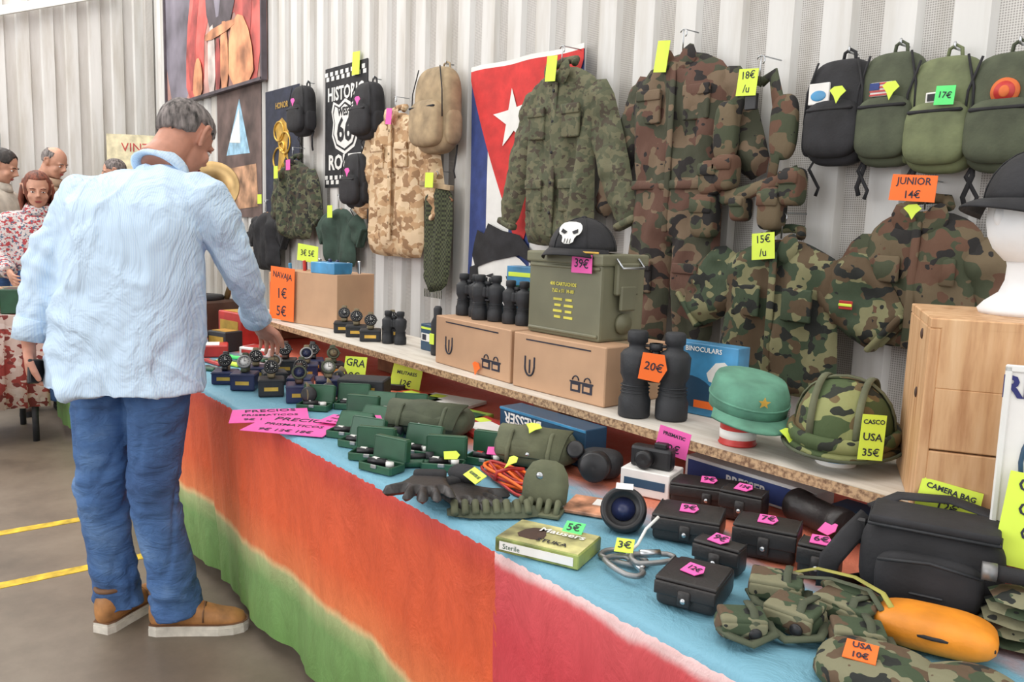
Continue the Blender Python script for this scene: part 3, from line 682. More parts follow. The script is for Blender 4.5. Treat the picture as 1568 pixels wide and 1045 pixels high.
fpoly([(.2,-1.34),(.34,-1.30),(.5,-1.34),(.5,-1.41),(.2,-1.41)],black,.018)
b.fin('cuban_flag',wp(-3.25,2.06,2.868))
# Route banner
b=B(); W,H=.66,.88
b.poly([(0,0),(0,-H),(W,-H),(W,0)],black,None,.004)
for zz in (-.03,-H+.09):
    for r in range(2):
        for i in range(8): b.poly([(W*(i+.0)/8+(.02 if r else 0),zz-r*.035),(W*(i+.55)/8+(.02 if r else 0),zz-r*.035),(W*(i+.55)/8+(.02 if r else 0),zz-.03-r*.035),(W*i/8+(.02 if r else 0),zz-.03-r*.035)],white,T(0,-.004,0),.001)
b.text('HISTORIC',.135,white,T(W/2,-.007,-.20),bold=.004,sx=.95); b.text('ROUTE',.15,white,T(W/2,-.007,-.70),bold=.005,sx=1.1)
sh=[(0,.20),(.10,.16),(.19,.19),(.22,.12),(.19,.04),(.21,-.06),(.15,-.15),(0,-.2)]; sh=sh+[(-x,z) for x,z in sh[::-1][1:-1]]
b.poly(sh,white,T(W/2,-.005,-.44),.001); b.poly([(x*.88,z*.88) for x,z in sh],black,T(W/2,-.007,-.44),.001); b.poly([(x*.8,z*.8) for x,z in sh],white,T(W/2,-.009,-.44),.001)
b.text('66',.24,black,T(W/2,-.012,-.47),bold=.006); b.text('WEST',.08,black,T(W/2,-.012,-.335),bold=.003)
b.tag(.11,.16,yell,T(.52,-.02,-.02)@Ry(4),'')
b.fin('route_sign_banner',wp(-4.80,2.26,2.875))
b=B(); W,H=.70,1.03; b.poly([(0,0),(0,-H),(W,-H),(W,0)],mat('navy_cloth',(44,48,64),.8),None,.004)
for (x,z,r) in ((.3,-.35,.10),(.42,-.45,.11),(.3,-.58,.12),(.45,-.66,.08),(.36,-.48,.05)):
    b.tube([(x+r*math.cos(a),-.008,z+r*.8*math.sin(a)) for a in [i*pi/8 for i in range(16)]],.009,gold,seg=6,closed=True)
b.poly([(.2,-.3),(.36,-.24),(.5,-.32),(.46,-.5),(.52,-.7),(.36,-.62),(.26,-.72),(.3,-.5)],gold,T(0,-.005,0),.001)
b.text('HONOR',.07,gold,T(.36,-.01,-.14),bold=.001); b.text('PATRIA',.07,gold,T(.36,-.01,-.86),bold=.001)
b.fin('black_emblem_banner',wp(-5.74,2.22,2.875))
b=B(); W,H=1.12,1.2; b.poly([(0,0),(0,-H),(W,-H),(W,0)],mat('poster_brown',(96,80,76),.7,ns=3,na=.3),None,.004)
b.poly([(.25,-.62),(.6,-.12),(.85,-.62)],mat('poster_sky',(150,190,214),.7),T(0,-.005,0),.001); b.poly([(.34,-.5),(.6,-.2),(.62,-.52)],white,T(0,-.007,0),.001)
b.poly([(.1,-.75),(1,-.72),(1.05,-1.1),(.1,-1.15)],mat('poster_tan',(170,132,104),.7,ns=6,na=.3),T(0,-.005,0),.001)
b.fin('pyramid_poster',wp(-6.72,2.32,2.875))
# big painting: figure in a red coat
b=B(); W,H=2.8,1.9
sl=mat('painting_slate',(120,115,126),.6,ns=2,na=.25); rm=mat('painting_red',(196,92,86),.6,ns=3,na=.25); rk=mat('painting_dark_red',(156,72,70),.6,ns=4,na=.25); dm=mat('painting_dark',(82,74,80),.6,ns=4,na=.25); om=mat('painting_orange',(210,142,104),.6,ns=4,na=.25); wm=mat('painting_white',(200,186,180),.6,ns=5,na=.15); gm=mat('painting_ground',(170,130,122),.6,ns=2.5,na=.3)
b.poly([(0,0),(0,H),(W,H),(W,0)],gm,None,.03)
L=[([(.0,.0),(.0,1.9),(1.1,1.9),(1.0,1.1),(.7,.5),(.85,.0)],sl),
([(.70,.0),(.72,.6),(.95,1.2),(1.15,1.9),(2.5,1.9),(2.75,1.3),(2.75,.0),(2.3,.0),(2.25,.7),(1.7,.6),(1.3,.75),(1.25,.0)],rm),
([(.80,.1),(.85,.7),(1.1,1.2),(1.2,1.1),(1.02,.6),(1.0,.1)],rk),
([(2.35,.3),(2.3,1.2),(2.5,1.6),(2.6,1.2),(2.5,.3)],rk),
([(1.3,1.9),(2.1,1.9),(2.25,1.2),(2.1,.62),(1.75,.5),(1.4,.62),(1.3,1.2)],dm),
([(1.55,1.9),(1.75,1.9),(1.85,1.3),(1.75,.7),(1.62,.7),(1.55,1.3)],sl),
([(1.4,.0),(1.42,.62),(1.60,.66),(1.62,.0)],wm),([(1.75,.0),(1.78,.64),(1.95,.62),(1.98,.0)],om),([(1.62,.0),(1.64,.5),(1.76,.5),(1.76,.0)],rk),
([(1.98,.0),(2.0,.55),(2.3,.66),(2.55,.4),(2.62,.0)],om),([(1.35,.50),(2.15,.54),(2.15,.62),(1.35,.60)],om),([(.95,.0),(1.0,.3),(1.12,.42),(1.25,.3),(1.25,.0)],om)]
for i,(p,m) in enumerate(L): b.poly(p,m,T(0,-.031-.0015*i,0),.001,1)
for (c,d) in (((W/2,-.03,.01),(W,.05,.03)),((.01,-.03,H/2),(.03,.05,H)),((W-.01,-.03,H/2),(.03,.05,H))): b.box(c,d,dm)
b.fin('wall_painting',wp(-7.95,2.30,2.87))
# ---------------------------------------------------------------- shelf goods
def carton(name,x,y,z,w,d,h,rz=0,marks=True,ex=None):
    b=B(); b.box((0,d/2,h/2),(w,d,h),cardb,bev=.003)
    b.box((0,d/2,h+.0003),(w*.99,.045,.001),tan,bev=0)
    if marks:
        b.tube([(-w*.30+.020*math.cos(a),-.001,h*.42+.028*math.sin(a)) for a in [pi+i*pi/8 for i in range(9)]],.003,ink,seg=5)
        for s in (-1,1): b.box((-w*.30+s*.020,-.001,h*.5),(.006,.001,h*.2),ink,bev=0)
        b.box((-w*.30,-.001,h*.42),(.006,.001,h*.25),ink,bev=0)
        b.box((w*.27,-.001,h*.33),(w*.24,.001,.005),ink,bev=0)
        for s in (-1,1):
            b.box((w*.27+s*w*.06,-.001,h*.24),(w*.10,.001,h*.16),ink,bev=0); b.box((w*.27+s*w*.06,-.002,h*.24),(w*.06,.001,h*.08),cardb,bev=0); b.tube([(w*.27+s*w*.06+.012*math.cos(a),-.001,h*.36+.012*math.sin(a)) for a in [i*pi/6 for i in range(7)]],.002,ink,seg=5)
        b.box((0,-.001,h*.9),(w*.7,.001,.004),ink,bev=0)
    if ex: ex(b)
    return b.fin(name,(x,y,z),rz)
carton('cardboard_box',-2.17,1.56,SZ,.44,.24,.165,-2,ex=lambda b:b.tag(.045,.045,orange,T(.05,-.01,.02)@Ry(10),'','arrow'))
carton('cardboard_box',-1.74,1.555,SZ,.375,.26,.165,3)
b=B(); w,d,h=.30,.18,.245
b.box((0,d/2,h*.44),(w,d,h*.88),ammo,bev=.008,seg=2); b.box((0,d/2,h*.93),(w+.014,d+.014,h*.13),ammo,bev=.006,seg=2)
b.box((0,-.002,h*.83),(w*.96,.008,.01),ammo,bev=.003); b.box((0,-.002,h*.06),(w*.96,.008,.01),ammo,bev=.003)
b.box((w/2+.01,d/2,h*.72),(.018,d*.5,.09),ammo,bev=.004); b.box((w/2+.018,d/2,h*.5),(.012,d*.35,.07),ammo,bev=.004)
b.tube([(w/2+.012,d*.25,h*.95),(w/2+.035,d*.25,h*.85),(w/2+.035,d*.75,h*.85),(w/2+.012,d*.75,h*.95)],.004,steel,seg=6)
b.tube([(-.06,d/2,h),(-.055,d/2,h+.012),(.055,d/2,h+.012),(.06,d/2,h)],.005,ammo,seg=6)
b.cyl((w/2+.0,d*.5,h*.2),(w/2+.012,d*.5,h*.2),.03,ammo); 
ys=mat('yellow_stencil',(216,206,84),.6,bst=0)
b.text('400 CARTUCHOS',.014,ys,T(.0,-.002,h*.62),bold=.0005); b.text('7,62 x 51  M-80',.014,ys,T(0,-.002,h*.54),bold=.0005)
for i in range(4):
    for s in (0,1): b.box((-.02+.045*s,-.001,h*(.44-.07*i)),(.026 if (i+s)%2 else .036,.002,.007),ys,bev=0)
b.tag(.08,.052,pink,T(.085,-.014,h*.88)@Ry(0),'39€')
b.fin('ammunition_box',(-1.775,1.60,SZ+.166),2)
def bcap(name,M,m,skull=True,tag=None,band=False):
    b=B(); R=[]
    for i in range(10):
        a=i/9*pi/2; R.append(ring((0,0,.105*math.sin(a)),(.085*max(math.cos(a),.02),0,0),(0,.10*max(math.cos(a),.02),0),28))
    b.loft(R,m,cap=True)
    vs=[];n=15
    for i in range(n):
        t=-1+2*i/(n-1); a=t*1.25
        x=.083*math.sin(a); y=-.098*math.cos(a)
        for q in range(5):
            s=q/4; vs.append((x*(1+.12*s),y-.065*s*math.cos(t*1.4),.008-.016*s*s-.020*abs(t)**2*s))
    vs2=[(x,y,z-.004) for x,y,z in vs]; N=len(vs)
    fs=[[i*5+q,i*5+q+1,(i+1)*5+q+1,(i+1)*5+q] for i in range(n-1) for q in range(4)]
    fs2=[[N+j for j in f[::-1]] for f in fs]; fs3=[[i*5+4,N+i*5+4,N+(i+1)*5+4,(i+1)*5+4] for i in range(n-1)]
    b.add(vs+vs2,fs+fs2+fs3,m)
    b.ell((0,0,.106),(.008,.008,.005),m)
    for a in (0,60,120): 
        b.tube([( .086*math.cos(t)*math.cos(math.radians(a)),.101*math.cos(t)*math.sin(math.radians(a)),.106*math.sin(t)) for t in [i*pi/12 for i in range(13)]],.0015,m,seg=5)
    if skull:
        M2=T(0,-.090,.050)@Rx(-28)
        b.poly([(-.028,.0),(-.03,.025),(-.018,.042),(.018,.042),(.03,.025),(.028,0),(.016,-.008),(.014,-.035),(-.014,-.035),(-.016,-.008)],white,M2@T(0,-.006,0),.001,1)
        for s in (-1,1): b.poly([(s*.006,.006),(s*.02,.016),(s*.022,.004),(s*.012,-.002)],black,M2@T(0,-.009,0),.001)
        for i in range(3): b.box((-.007+.007*i,-.009,-.026),(.0015,.001,.016),black,M2,bev=0)
    if tag: b.box((.06,-.115,-.002),(.05,.003,.006),tag)
    return b.fin(name,M=M)
bcap('baseball_cap',T(-1.775,1.67,SZ+.166+.250)@Rz(26)@Sc(1.15,1.15,.9),black,tag=gold)
def binoc(name,x,y,z,h,rz,tag=None,m=rubber):
    b=B(); r=h*.19
    for s in (-1,1):
        M=T(s*r*1.12,0,0)
        b.lathe([(r*.92,0),(r*.98,.02*h),(r*.98,.2*h),(r*.86,.25*h),(r*.75,.42*h),(r*.95,.5*h),(r*1.0,.72*h),(r*.8,.77*h),(r*.5,.8*h),(r*.5,.85*h),(r*.62,.87*h),(r*.62,.98*h),(r*.52,h)],m,M,24)
        for i in range(3): b.lathe([(r*.8,.28*h+i*.04*h),(r*.9,.29*h+i*.04*h),(r*.8,.30*h+i*.04*h)],m,M,24)
        b.box((s*r*.55,0,h*.62),(r*1.2,r*1.3,h*.24),m,bev=r*.3,seg=3,sm=True)
    b.cyl((0,-.0,h*.5),(0,0,h*.86),r*.28,blackp); b.cyl((0,0,h*.78),(0,0,h*.86),r*.4,m); b.box((0,0,h*.45),(r*.8,r*.5,h*.08),blackp,bev=.004)
    b.box((0,-.0,h*.83),(r*2.1,r*.3,h*.03),blackp)
    if tag: b.tag(h*.3,h*.32,orange,T(.0,-r*1.15,h*.62)@Ry(8),tag,'pent')
    return b.fin(name,(x,y,z),rz)
binoc('binoculars',-1.41,1.60,SZ,.225,38,'20€')
for (x,y,h,rz) in ((-2.32,1.66,.145,10),(-2.19,1.64,.15,20),(-2.06,1.66,.14,8),(-2.34,1.75,.13,0)): binoc('binoculars',x,y,SZ+.166,h,rz)
def pkg(name,x,y,z,w,d,h,m,rz=0,ex=None,tilt=0):
    b=B(); M=Rx(tilt); b.box((0,d/2,h/2),(w,d,h),m,M,bev=.0015)
    b.box((0,-.001,h*.5),(w*.86,.001,h*.3),paper if ex is None else ex,M,bev=0)
    b.box((-w*.2,-.0015,h*.5),(w*.3,.001,h*.22),ink,M,bev=0); b.box((0,-.001,h*.85),(w*.9,.001,h*.08),yell,M,bev=0)
    return b.fin(name,(x,y,z),rz)
def pkg2():
    b=B(); w,d,h=.20,.06,.19; b.box((0,d/2,h/2),(w,d,h),bluep,bev=.0015); b.poly([(-.1,.02),(-.1,.09),(-.02,.11),(.06,.06),(.1,.02)],bress,None,.001,2); b.poly([(.0,.1),(.05,.16),(.1,.12),(.08,.08)],paper,None,.001,1); b.text('BINOCULARS',.018,paper,T(0,-.002,.175),bold=.0003); b.box((.04,-.001,.03),(.12,.001,.02),orange,bev=0)
    b.fin('blue_product_box',(-1.36,1.73,SZ),8)
pkg2()
pkg('blue_product_box',-2.13,1.75,SZ+.166,.16,.06,.18,bluep,15,greenp)
pkg('blue_product_box',-2.62,1.68,SZ,.09,.05,.10,bress,0)
b=B(); b.lathe([(.022,0),(.024,.01),(.024,.12),(.015,.14),(.016,.17),(.01,.18)],rubber); b.box((0,-.024,.06),(.03,.003,.04),yell); b.fin('black_flask',(-2.52,1.66,SZ),0)
b=B(); b.lathe([(.042,0),(.044,.003),(.041,.006),(.041,.062),(.044,.065),(.04,.067)],redp); b.lathe([(.0415,.015),(.0416,.035)],paper); b.fin('tin_can',(-1.125,1.575,SZ))
b=B(); R=[]
for a,q,z,off in ((.088,.10,0,0),(.09,.102,.03,0),(.088,.10,.05,.0),(.082,.094,.07,.008),(.078,.088,.078,.01),(.06,.068,.083,.01),(.02,.02,.084,.01)): R.append(ring((0,off,z),(a,0,0),(0,q,0),32))
b.loft(R,legion); b.tube([(.0895*math.cos(t),.1015*math.sin(t),.03) for t in [i*pi/16 for i in range(32)]],.003,legion,seg=6,closed=True)
n=13;vs=[]
for i in range(n):
    t=-1+2*i/(n-1); a=t*1.3
    for q in range(4):
        s=q/3; vs.append((.09*math.sin(a)*(1+.05*s),-.102*math.cos(a)-.055*s*math.cos(t*1.4),.006-.006*s-.015*s*abs(t)**2))
N=len(vs); fs=[[i*4+q,i*4+q+1,(i+1)*4+q+1,(i+1)*4+q] for i in range(n-1) for q in range(3)]
b.add(vs+[(x,y,z-.005) for x,y,z in vs],fs+[[N+j for j in f[::-1]] for f in fs]+[[i*4+3,N+i*4+3,N+(i+1)*4+3,(i+1)*4+3] for i in range(n-1)],legion)
st=[((.014 if i%2==0 else .006)*math.cos(pi/2+i*pi/5),(.014 if i%2==0 else .006)*math.sin(pi/2+i*pi/5)) for i in range(10)]
b.poly(st,gold,T(0,-.104,.055)@Rx(-8),.003); b.tag(.05,.04,yell,T(.05,-.16,.0)@Ry(5)@Rx(-40),'','arrow')
b.fin('green_field_cap',M=T(-1.13,1.61,SZ+.078)@Rz(52)@Rx(8)@Ry(4)@Sc(1,1,.92))
b=B(); b.lathe([(.04,0),(.042,.003),(.04,.006),(.04,.045),(.043,.05)],paper); b.lathe([(.0405,.01),(.041,.02)],bluep); b.fin('tin_can',(-.905,1.62,SZ))
b=B(); R=[]
for i in range(14):
    a=i/13*pi/2; c2=max(math.cos(a)**.8,.02); R.append(ring((0,0,.118*math.sin(a)),(.108*c2,0,0),(0,.128*c2,0),36))
R=[ring((0,.0,-.030),(.130,0,0),(0,.155,0),36),ring((0,0,-.022),(.118,0,0),(0,.138,0),36)]+R
b.loft(R,helmetc,cap=True)
b.tube([(.115*math.cos(t),.135*math.sin(t),-.005) for t in [i*pi/18 for i in range(36)]],.012,helmetc,seg=8,closed=True,flat=1.5)
b.tube([(.134*math.cos(t),.158*math.sin(t),-.031) for t in [i*pi/18 for i in range(36)]],.004,olived,seg=8,closed=True)
for s in (-.05,.05): b.tube([(s,-.128*math.cos(t)*.93,.122*max(math.sin(t),0)**.8) for t in [i*pi/12 for i in range(13)]],.009,olive,seg=6,flat=.3,up=(0,-1,0))
b.tube([(.112*math.cos(t),0,.126*max(math.sin(t),0)**.85) for t in [i*pi/12 for i in range(13)]],.009,olive,seg=6,flat=.3,up=(1,0,0))
b.tube([(.12,.05,-.03),(.15,.06,-.035),(.16,.04,-.04)],.008,brownd,seg=6,flat=.5)
b.tag(.052,.10,yell,T(.085,-.135,.03)@Rz(30)@Rx(-10)@Ry(6),'CASCO\nUSA\n35€')
b.fin('camouflage_helmet',M=T(-.91,1.65,SZ+.074)@Rz(18)@Rx(5)@Sc(.92,.92,.92))
b=B(); w,d,h=.36,.34,.33
for zz in (0.06,.172,.28):
    b.box((0,.008,zz),(w,.016,.109),pine); b.box((0,d-.008,zz),(w,.016,.109),pine)
b.box((-w/2-.008,d/2,h/2),(.018,d,h),pine); b.box((w/2+.008,d/2,h/2),(.018,d,h),pine); b.box((0,d/2,h+.009),(w+.034,d,.018),pine); b.box((0,d/2,.01),(w,d-.03,.018),pine)
for (x,z) in ((-w/2-.018,.2),(-w/2-.018,.31)): b.ell((x,.1,z),(.003,.008,.010),brownd)
b.fin('wooden_crate',M=T(-.49,1.55,SZ)@Rz(31))
b=B(); b.box((0,0,.14),(.20,.004,.26),paper,bev=0); b.text('RENAULT',.05,mat('poster_navy',(40,44,110),.6,bst=0),T(0,-.004,.24),bold=.0015); 
b.tube([(.07*math.cos(a),-.003,.12+.085*math.sin(a)) for a in [i*pi/12 for i in range(24)]],.004,bress,seg=5,closed=True); b.poly([(-.05,.06),(-.03,.15),(0,.18),(.04,.15),(.06,.06)],mat('poster_grey',(120,116,150),.7),T(0,-.003,0),.001); b.ell((.0,-.004,.15),(.025,.002,.03),bress)
for (x,y,w,h) in ((0,.009,.21,.012),(0,.271,.21,.012)): b.box((x,-.002,y),(w,.008,h),white)
for s in (-1,1): b.box((s*.1,-.002,.14),(.01,.008,.27),white)
b.fin('framed_motor_poster',M=T(-.435,1.488,SZ+.01)@Rz(31)@Rx(-3))
b=B(); b.tag(.14,.15,yell,T(0,0,.10)@Ry(5),'OFERTA\nCELLER\nGRAU\n5€'); b.box((0,.004,.05),(.01,.003,.11),white); b.fin('handwritten_price_sign',M=T(-.425,1.41,TZ+.075)@Rz(25)@Rx(-12))
b=B(); b.tag(.10,.055,yell,T(0,0,.05)@Ry(10),'CAMERA BAG\n12€'); b.box((0,.004,.03),(.008,.003,.07),white); b.fin('handwritten_price_sign',M=T(-.60,1.46,TZ+.11)@Rz(30)@Rx(-15))
b=B(); b.lathe([(.088,0),(.092,.010),(.080,.025),(.055,.045),(.046,.07),(.045,.10),(.052,.13)],foam)
R=[]
for z,a,q,off in ((.11,.048,.055,0),(.135,.056,.078,-.012),(.16,.064,.09,-.015),(.19,.073,.098,-.01),(.23,.077,.10,-.003),(.27,.075,.098,0),(.30,.062,.08,0),(.32,.035,.045,0),(.327,.005,.005,0)): R.append(ring((0,off,z),(a,0,0),(0,q,0),28))
b.loft(R,foam); b.ell((0,-.103,.20),(.010,.012,.020),foam); b.ell((0,-.098,.166),(.018,.006,.006),foam)
for s in (-1,1): b.ell((s*.075,.005,.2),(.008,.018,.028),foam); b.ell((s*.028,-.092,.225),(.016,.006,.006),foam)
b.fin('foam_mannequin_head',M=T(-.605,1.71,SZ+.348)@Rz(-20)@Sc(.9,.9,.9))
bcap('baseball_cap',T(-.605,1.71,SZ+.348+.205)@Rz(-20)@Sc(.98,1.02,.95),black,skull=False)
b=B(); b.box((0,.11,.12),(.40,.22,.24),cardb); b.tag(.18,.25,orange,T(-.17,-.012,.13)@Ry(3),'NAVAJA\n1€\n5€')
for i in range(12):
    x=-.17+.031*i; b.box((x,.06+.07*(i%3)*.7,.26),(.014,.014,.07),random.choice([blackp,redp,bluep,steel,navy]),Ry(random.uniform(-9,9)),bev=.003)
b.tag(.15,.08,yell,T(-.1,.08,.32)@Ry(5),'3€ 5€'); b.box((.1,.05,.265),(.16,.1,.05),bluep)
b.fin('knife_display_carton',(-3.50,1.60,SZ),14)
# ---------------------------------------------------------------- table goods
def watch(x,y,rz,tinm=navy,strap=blackp,bez=blackp,tall=.055,z=None,face=rubber):
    b=B(); b.box((0,0,tall/2),(.092,.092,tall),tinm,bev=.006,seg=2,sm=False); b.box((0,0,tall-.006),(.095,.095,.004),tinm,bev=.001)
    b.box((0,-.047,tall*.45),(.05,.001,.014),gold,bev=0)
    M=T(0,.0,tall-.002)@Rx(-30)
    b.box((0,.006,.030),(.030,.040,.056),tan if strap is blackp else strap,M,bev=.018,seg=4,sm=True)
    for s in (-1,1): b.box((0,-.018,.034+s*.029),(.024,.020,.022),strap,M,bev=.006,seg=2,sm=True)
    M2=M@T(0,-.026,.034)@Rx(90)
    b.lathe([(.001,-.006),(.024,-.006),(.027,-.002),(.0275,.004),(.025,.0070),(.0205,.0075),(.0200,.0055)],bez,M2,28)
    b.lathe([(.0203,.0058),(.001,.0060)],face,M2,24)
    hm=ink if face is not rubber else white
    for i in range(12):
        a=i*pi/6; b.box((.0165*math.sin(a),.0165*math.cos(a),.0066),(.0022,.0022,.0008),hm,M2,bev=0)
    b.box((.0,.006,.0068),(.0018,.013,.0008),hm,M2,bev=0); b.box((.004,.002,.0068),(.009,.0018,.0008),hm,M2,bev=0); b.cyl((.027,0,.001),(.031,0,.001),.003,steelm,M2,seg=8)
    return b.fin('wristwatch_on_tin',M=T(x,y,TZ if z is None else z)@Rz(rz)@Sc(.92,.92,.92))
wl=[(-2.98,1.04),(-2.84,1.06),(-2.70,1.10),(-2.56,1.14),(-3.02,1.17),(-2.89,1.19),(-2.75,1.23),(-2.61,1.27),(-3.05,1.30),(-2.92,1.33),(-3.08,1.43),(-2.96,1.46)]
for i,(x,y) in enumerate(wl):
    watch(x,y,random.uniform(55,75),[navy,navy,rubber][i%3],[blackp,olived,khaki,brownd,khaki][i%5],[blackp,steelm,blackp,olived][i%4],random.choice([.05,.065]),None,[rubber,paper,rubber,navy,rubber,khaki][i%6])
for (x,y) in ((-3.22,1.64),(-3.09,1.63),(-2.95,1.62),(-3.0,1.75)): watch(x,y,60,rubber,khaki,blackp,.05,SZ)
binoc('binoculars',-2.83,1.66,SZ,.13,30)
for (x,y,r) in ((-2.68,1.36,40),(-2.50,1.22,60),(-2.47,1.13,70)):
    b=B(); b.tube([(.0,.035*math.cos(a),.036+.036*math.sin(a)) for a in [i*pi/10 for i in range(20)]],.012,khaki,closed=True,seg=8,flat=.25,up=(0,0,1)); b.box((0,0,.004),(.05,.03,.008),blackp); b.lathe([(.001,0),(.024,0),(.026,.006),(.022,.010),(.001,.009)],blackp,T(0,-.030,.045)@Rx(75),24); b.fin('wristwatch',(x,y,TZ),r)
b=B(); b.tag(.09,.1,yell,T(0,0,.06)@Rx(-15),'GRA\n8€'); b.tag(.12,.11,yell,T(.2,.02,.06)@Rx(-15)@Ry(5),'RELOJES\nMILITARES\n12€'); b.box((.1,.02,.01),(.2,.05,.02),blackp); b.fin('handwritten_price_sign',(-2.70,1.42,TZ+.0),35)
b=B(); b.box((0,0,.04),(.16,.1,.08),rubber,bev=.004); b.box((0,-.051,.04),(.1,.002,.03),gold,bev=0); b.fin('black_gift_box',(-2.46,1.33,TZ),45)
for i in range(9):
    b=B(); m=[neong,greenp,rubber,redp,yell,greenp][i%6]; b.box((0,0,.007),(.15,.028,.014),m,bev=.006,seg=2); b.box((-.01,0,.0145),(.05,.01,.002),steelm,bev=0); b.box((.09,0,.007),(.05,.014,.003),steel,bev=.001); b.fin('folding_knife',(-3.33+.07*(i%3)-.02*i,1.00+.045*i,TZ),20+random.uniform(-15,15))
b=B()
for (x,y,w,h,a,z) in ((.02,-.03,.25,.17,28,0),(-.13,-.01,.23,.15,55,.002),(.10,.09,.13,.09,20,.012)):
    b.tag(w,h,pink,T(x,y,z+.004)@Rz(a)@Rx(-88),'PRECIOS\nPRISMATICOS\n9€ 12€ 18€')
b.fin('pink_handwritten_price_sheet',(-2.25,1.00,TZ+.002),12)
def gcase(x,y,rz,w=.10,d=.054,h=.02,col=greenp,inner='tool',op=100,tg=None):
    b=B()
    for j,M in enumerate((Matrix(),T(0,d/2,h)@Rx(180-op)@T(0,d/2,-h))):
        b.box((0,0,.003),(w,d,.006),col,M) if j==0 else b.box((0,0,h-.003),(w,d,.006),col,M)
        for s in (-1,1): b.box((s*w/2,0,h/2),(.005,d,h),col,M); b.box((0,s*d/2,h/2),(w,.005,h),col,M)
    b.box((0,0,.008),(w*.9,d*.85,.005),rubber)
    b.cyl((-w*.35,-d*.15,.02),(w*.1,d*.1,.02),.009,blackp,seg=12); b.cyl((-w*.1,d*.2,.02),(w*.3,-.0,.02),.006,steelm,seg=10)
    b.cyl((w*.3,-d*.1,.015),(w*.3,-d*.1,.026),.010,white,seg=14); b.box((-w*.2,.0,.024),(.02,.014,.01),redp if inner=='r' else white,bev=.002)
    b.box((0,-d/2-.004,h*.8),(.018,.005,.01),steelm)
    if tg: b.tag(.04,.028,tg,T(w*.2,d*.1,.034)@Rz(15)@Rx(-60),'','pent')
    return b.fin('green_hinged_case',(x,y,TZ),rz)
for i,a in enumerate(((-2.42,1.13,45),(-2.10,1.15,30),(-2.06,1.06,35),(-1.95,1.04,28),(-1.83,1.01,40),(-1.73,.985,20),(-2.38,1.24,50),(-2.27,1.27,40),(-1.66,1.12,45),(-1.80,1.13,30),(-2.16,1.32,45),(-1.64,1.24,30),(-2.2,1.17,40))): gcase(*a,op=random.choice([95,110,135,160]),inner=random.choice('rt'),tg=[None,pink,None,yell,None][i%5])
for (x,y,r) in ((-2.00,1.15,30),(-2.28,1.38,20),(-2.12,1.24,60),(-1.90,1.10,20),(-1.72,1.07,60)):
    b=B(); b.box((0,0,.010),(.10,.04,.02),greenp,bev=.008,seg=2,sm=True); b.cyl((-.045,0,.024),(.045,.0,.024),.008,blackp); b.cyl((.03,0,.024),(.05,0,.024),.012,rubber); b.fin('pocket_torch',(x,y,TZ),r)
def softpouch(name,x,y,z,w,d,h,m,rz,tag=None,flap=True,strap=None,snap=True,p=3.2):
    b=B(); b.ell((0,0,h/2),(w/2,d/2,h/2),m,p=p,pz=2.6,nu=36,nv=16)
    for i in range(len(b.v)):
        v=b.v[i]; v.x+=.008*noise.noise(v*22); v.z+=.008*noise.noise(v*18+V((5,0,0))) if v.z>.02 else 0
    if flap:
        R=[]
        for t in [i/8 for i in range(9)]:
            R.append([V((sx*w/2*(.90-.12*t*t),(-d*.53*t)-(.004 if e else 0),h*(1.02-.62*t**3.0)+(.005 if e else 0)-abs(sx)*.0)) for sx,e in ((-1,0),(1,0),(1,1),(-1,1))])
        b.loft(R,m)
        if snap: b.ell((0,-d*.53,h*.5),(.006,.004,.006),steel)
        for s in (-1,1): b.tube([(s*w*.25,-d*.05,h*1.06),(s*w*.25,-d*.35,h*.98),(s*w*.25,-d*.56,h*.55),(s*w*.25,-d*.56,h*.2)],.006,m,seg=6,flat=.4)
    if tag:
        tm,t=tag; b.tag(.045,.04,tm,T(.0,-d*.3,h*1.12)@Rx(-62)@Ry(8),t,'arrow')
    return b.fin(name,(x,y,z),rz)
softpouch('olive_canvas_pouch',-1.97,1.28,TZ,.26,.16,.09,olived,35,None)
softpouch('olive_canvas_pouch',-1.56,1.34,TZ,.21,.15,.095,olive,32,(yell,''))
def lpouch(x,y,rz,w,d,h,t,tilt=0,m=blackl):
    b=B(); b.box((0,0,h/2),(w,d,h),m,bev=.012,seg=3,sm=True); b.box((0,-d*.12,h+.001),(w*1.02,d*.80,.007),m,bev=.003,seg=2,sm=True)
    b.box((0,-d/2-.003,h*.72),(w*1.02,.006,h*.5),m,bev=.003,seg=2,sm=True); b.box((0,-d/2-.006,h*.5),(.022,.008,h*.6),m,bev=.003,sm=True); b.ell((0,-d/2-.010,h*.45),(.005,.004,.005),steel)
    for s in (-1,1): b.tube([(s*w*.49,-d*.4,h+.004),(s*w*.49,d*.3,h+.004)],.0015,rubber,seg=4)
    b.tube([(-w*.25,d*.5,h*.3),(-w*.25,d*.5+.012,h*.5),(-w*.25,d*.5,h*.8)],.006,m,seg=6)
    b.tag(.036,.030,pink,T(.0,-d*.12,h+.009)@Rz(random.uniform(-20,15))@Rx(-78),t,'pent')
    return b.fin('black_leather_pouch',(x,y,TZ),rz)
lpouch(-1.13,1.49,32,.16,.10,.045,'9€'); lpouch(-1.02,1.29,30,.13,.12,.05,'9€'); lpouch(-.875,1.345,25,.115,.10,.06,'7€')
lpouch(-.825,1.07,22,.10,.12,.045,'12€'); lpouch(-1.02,1.47,20,.09,.07,.06,'12€'); lpouch(-.755,1.33,20,.07,.06,.06,'6€'); lpouch(-.875,1.20,15,.085,.05,.05,'9€')
b=B(); b.lathe([(.034,0),(.036,.004),(.036,.03),(.032,.034),(.032,.12),(.036,.124),(.036,.15),(.033,.153)],blackl,T(0,0,.037)@Ry(90)); b.tag(.036,.03,pink,T(.15,-.04,.04)@Rx(-50),'','pent'); b.fin('cylindrical_leather_case',(-.95,1.55,TZ),-18)
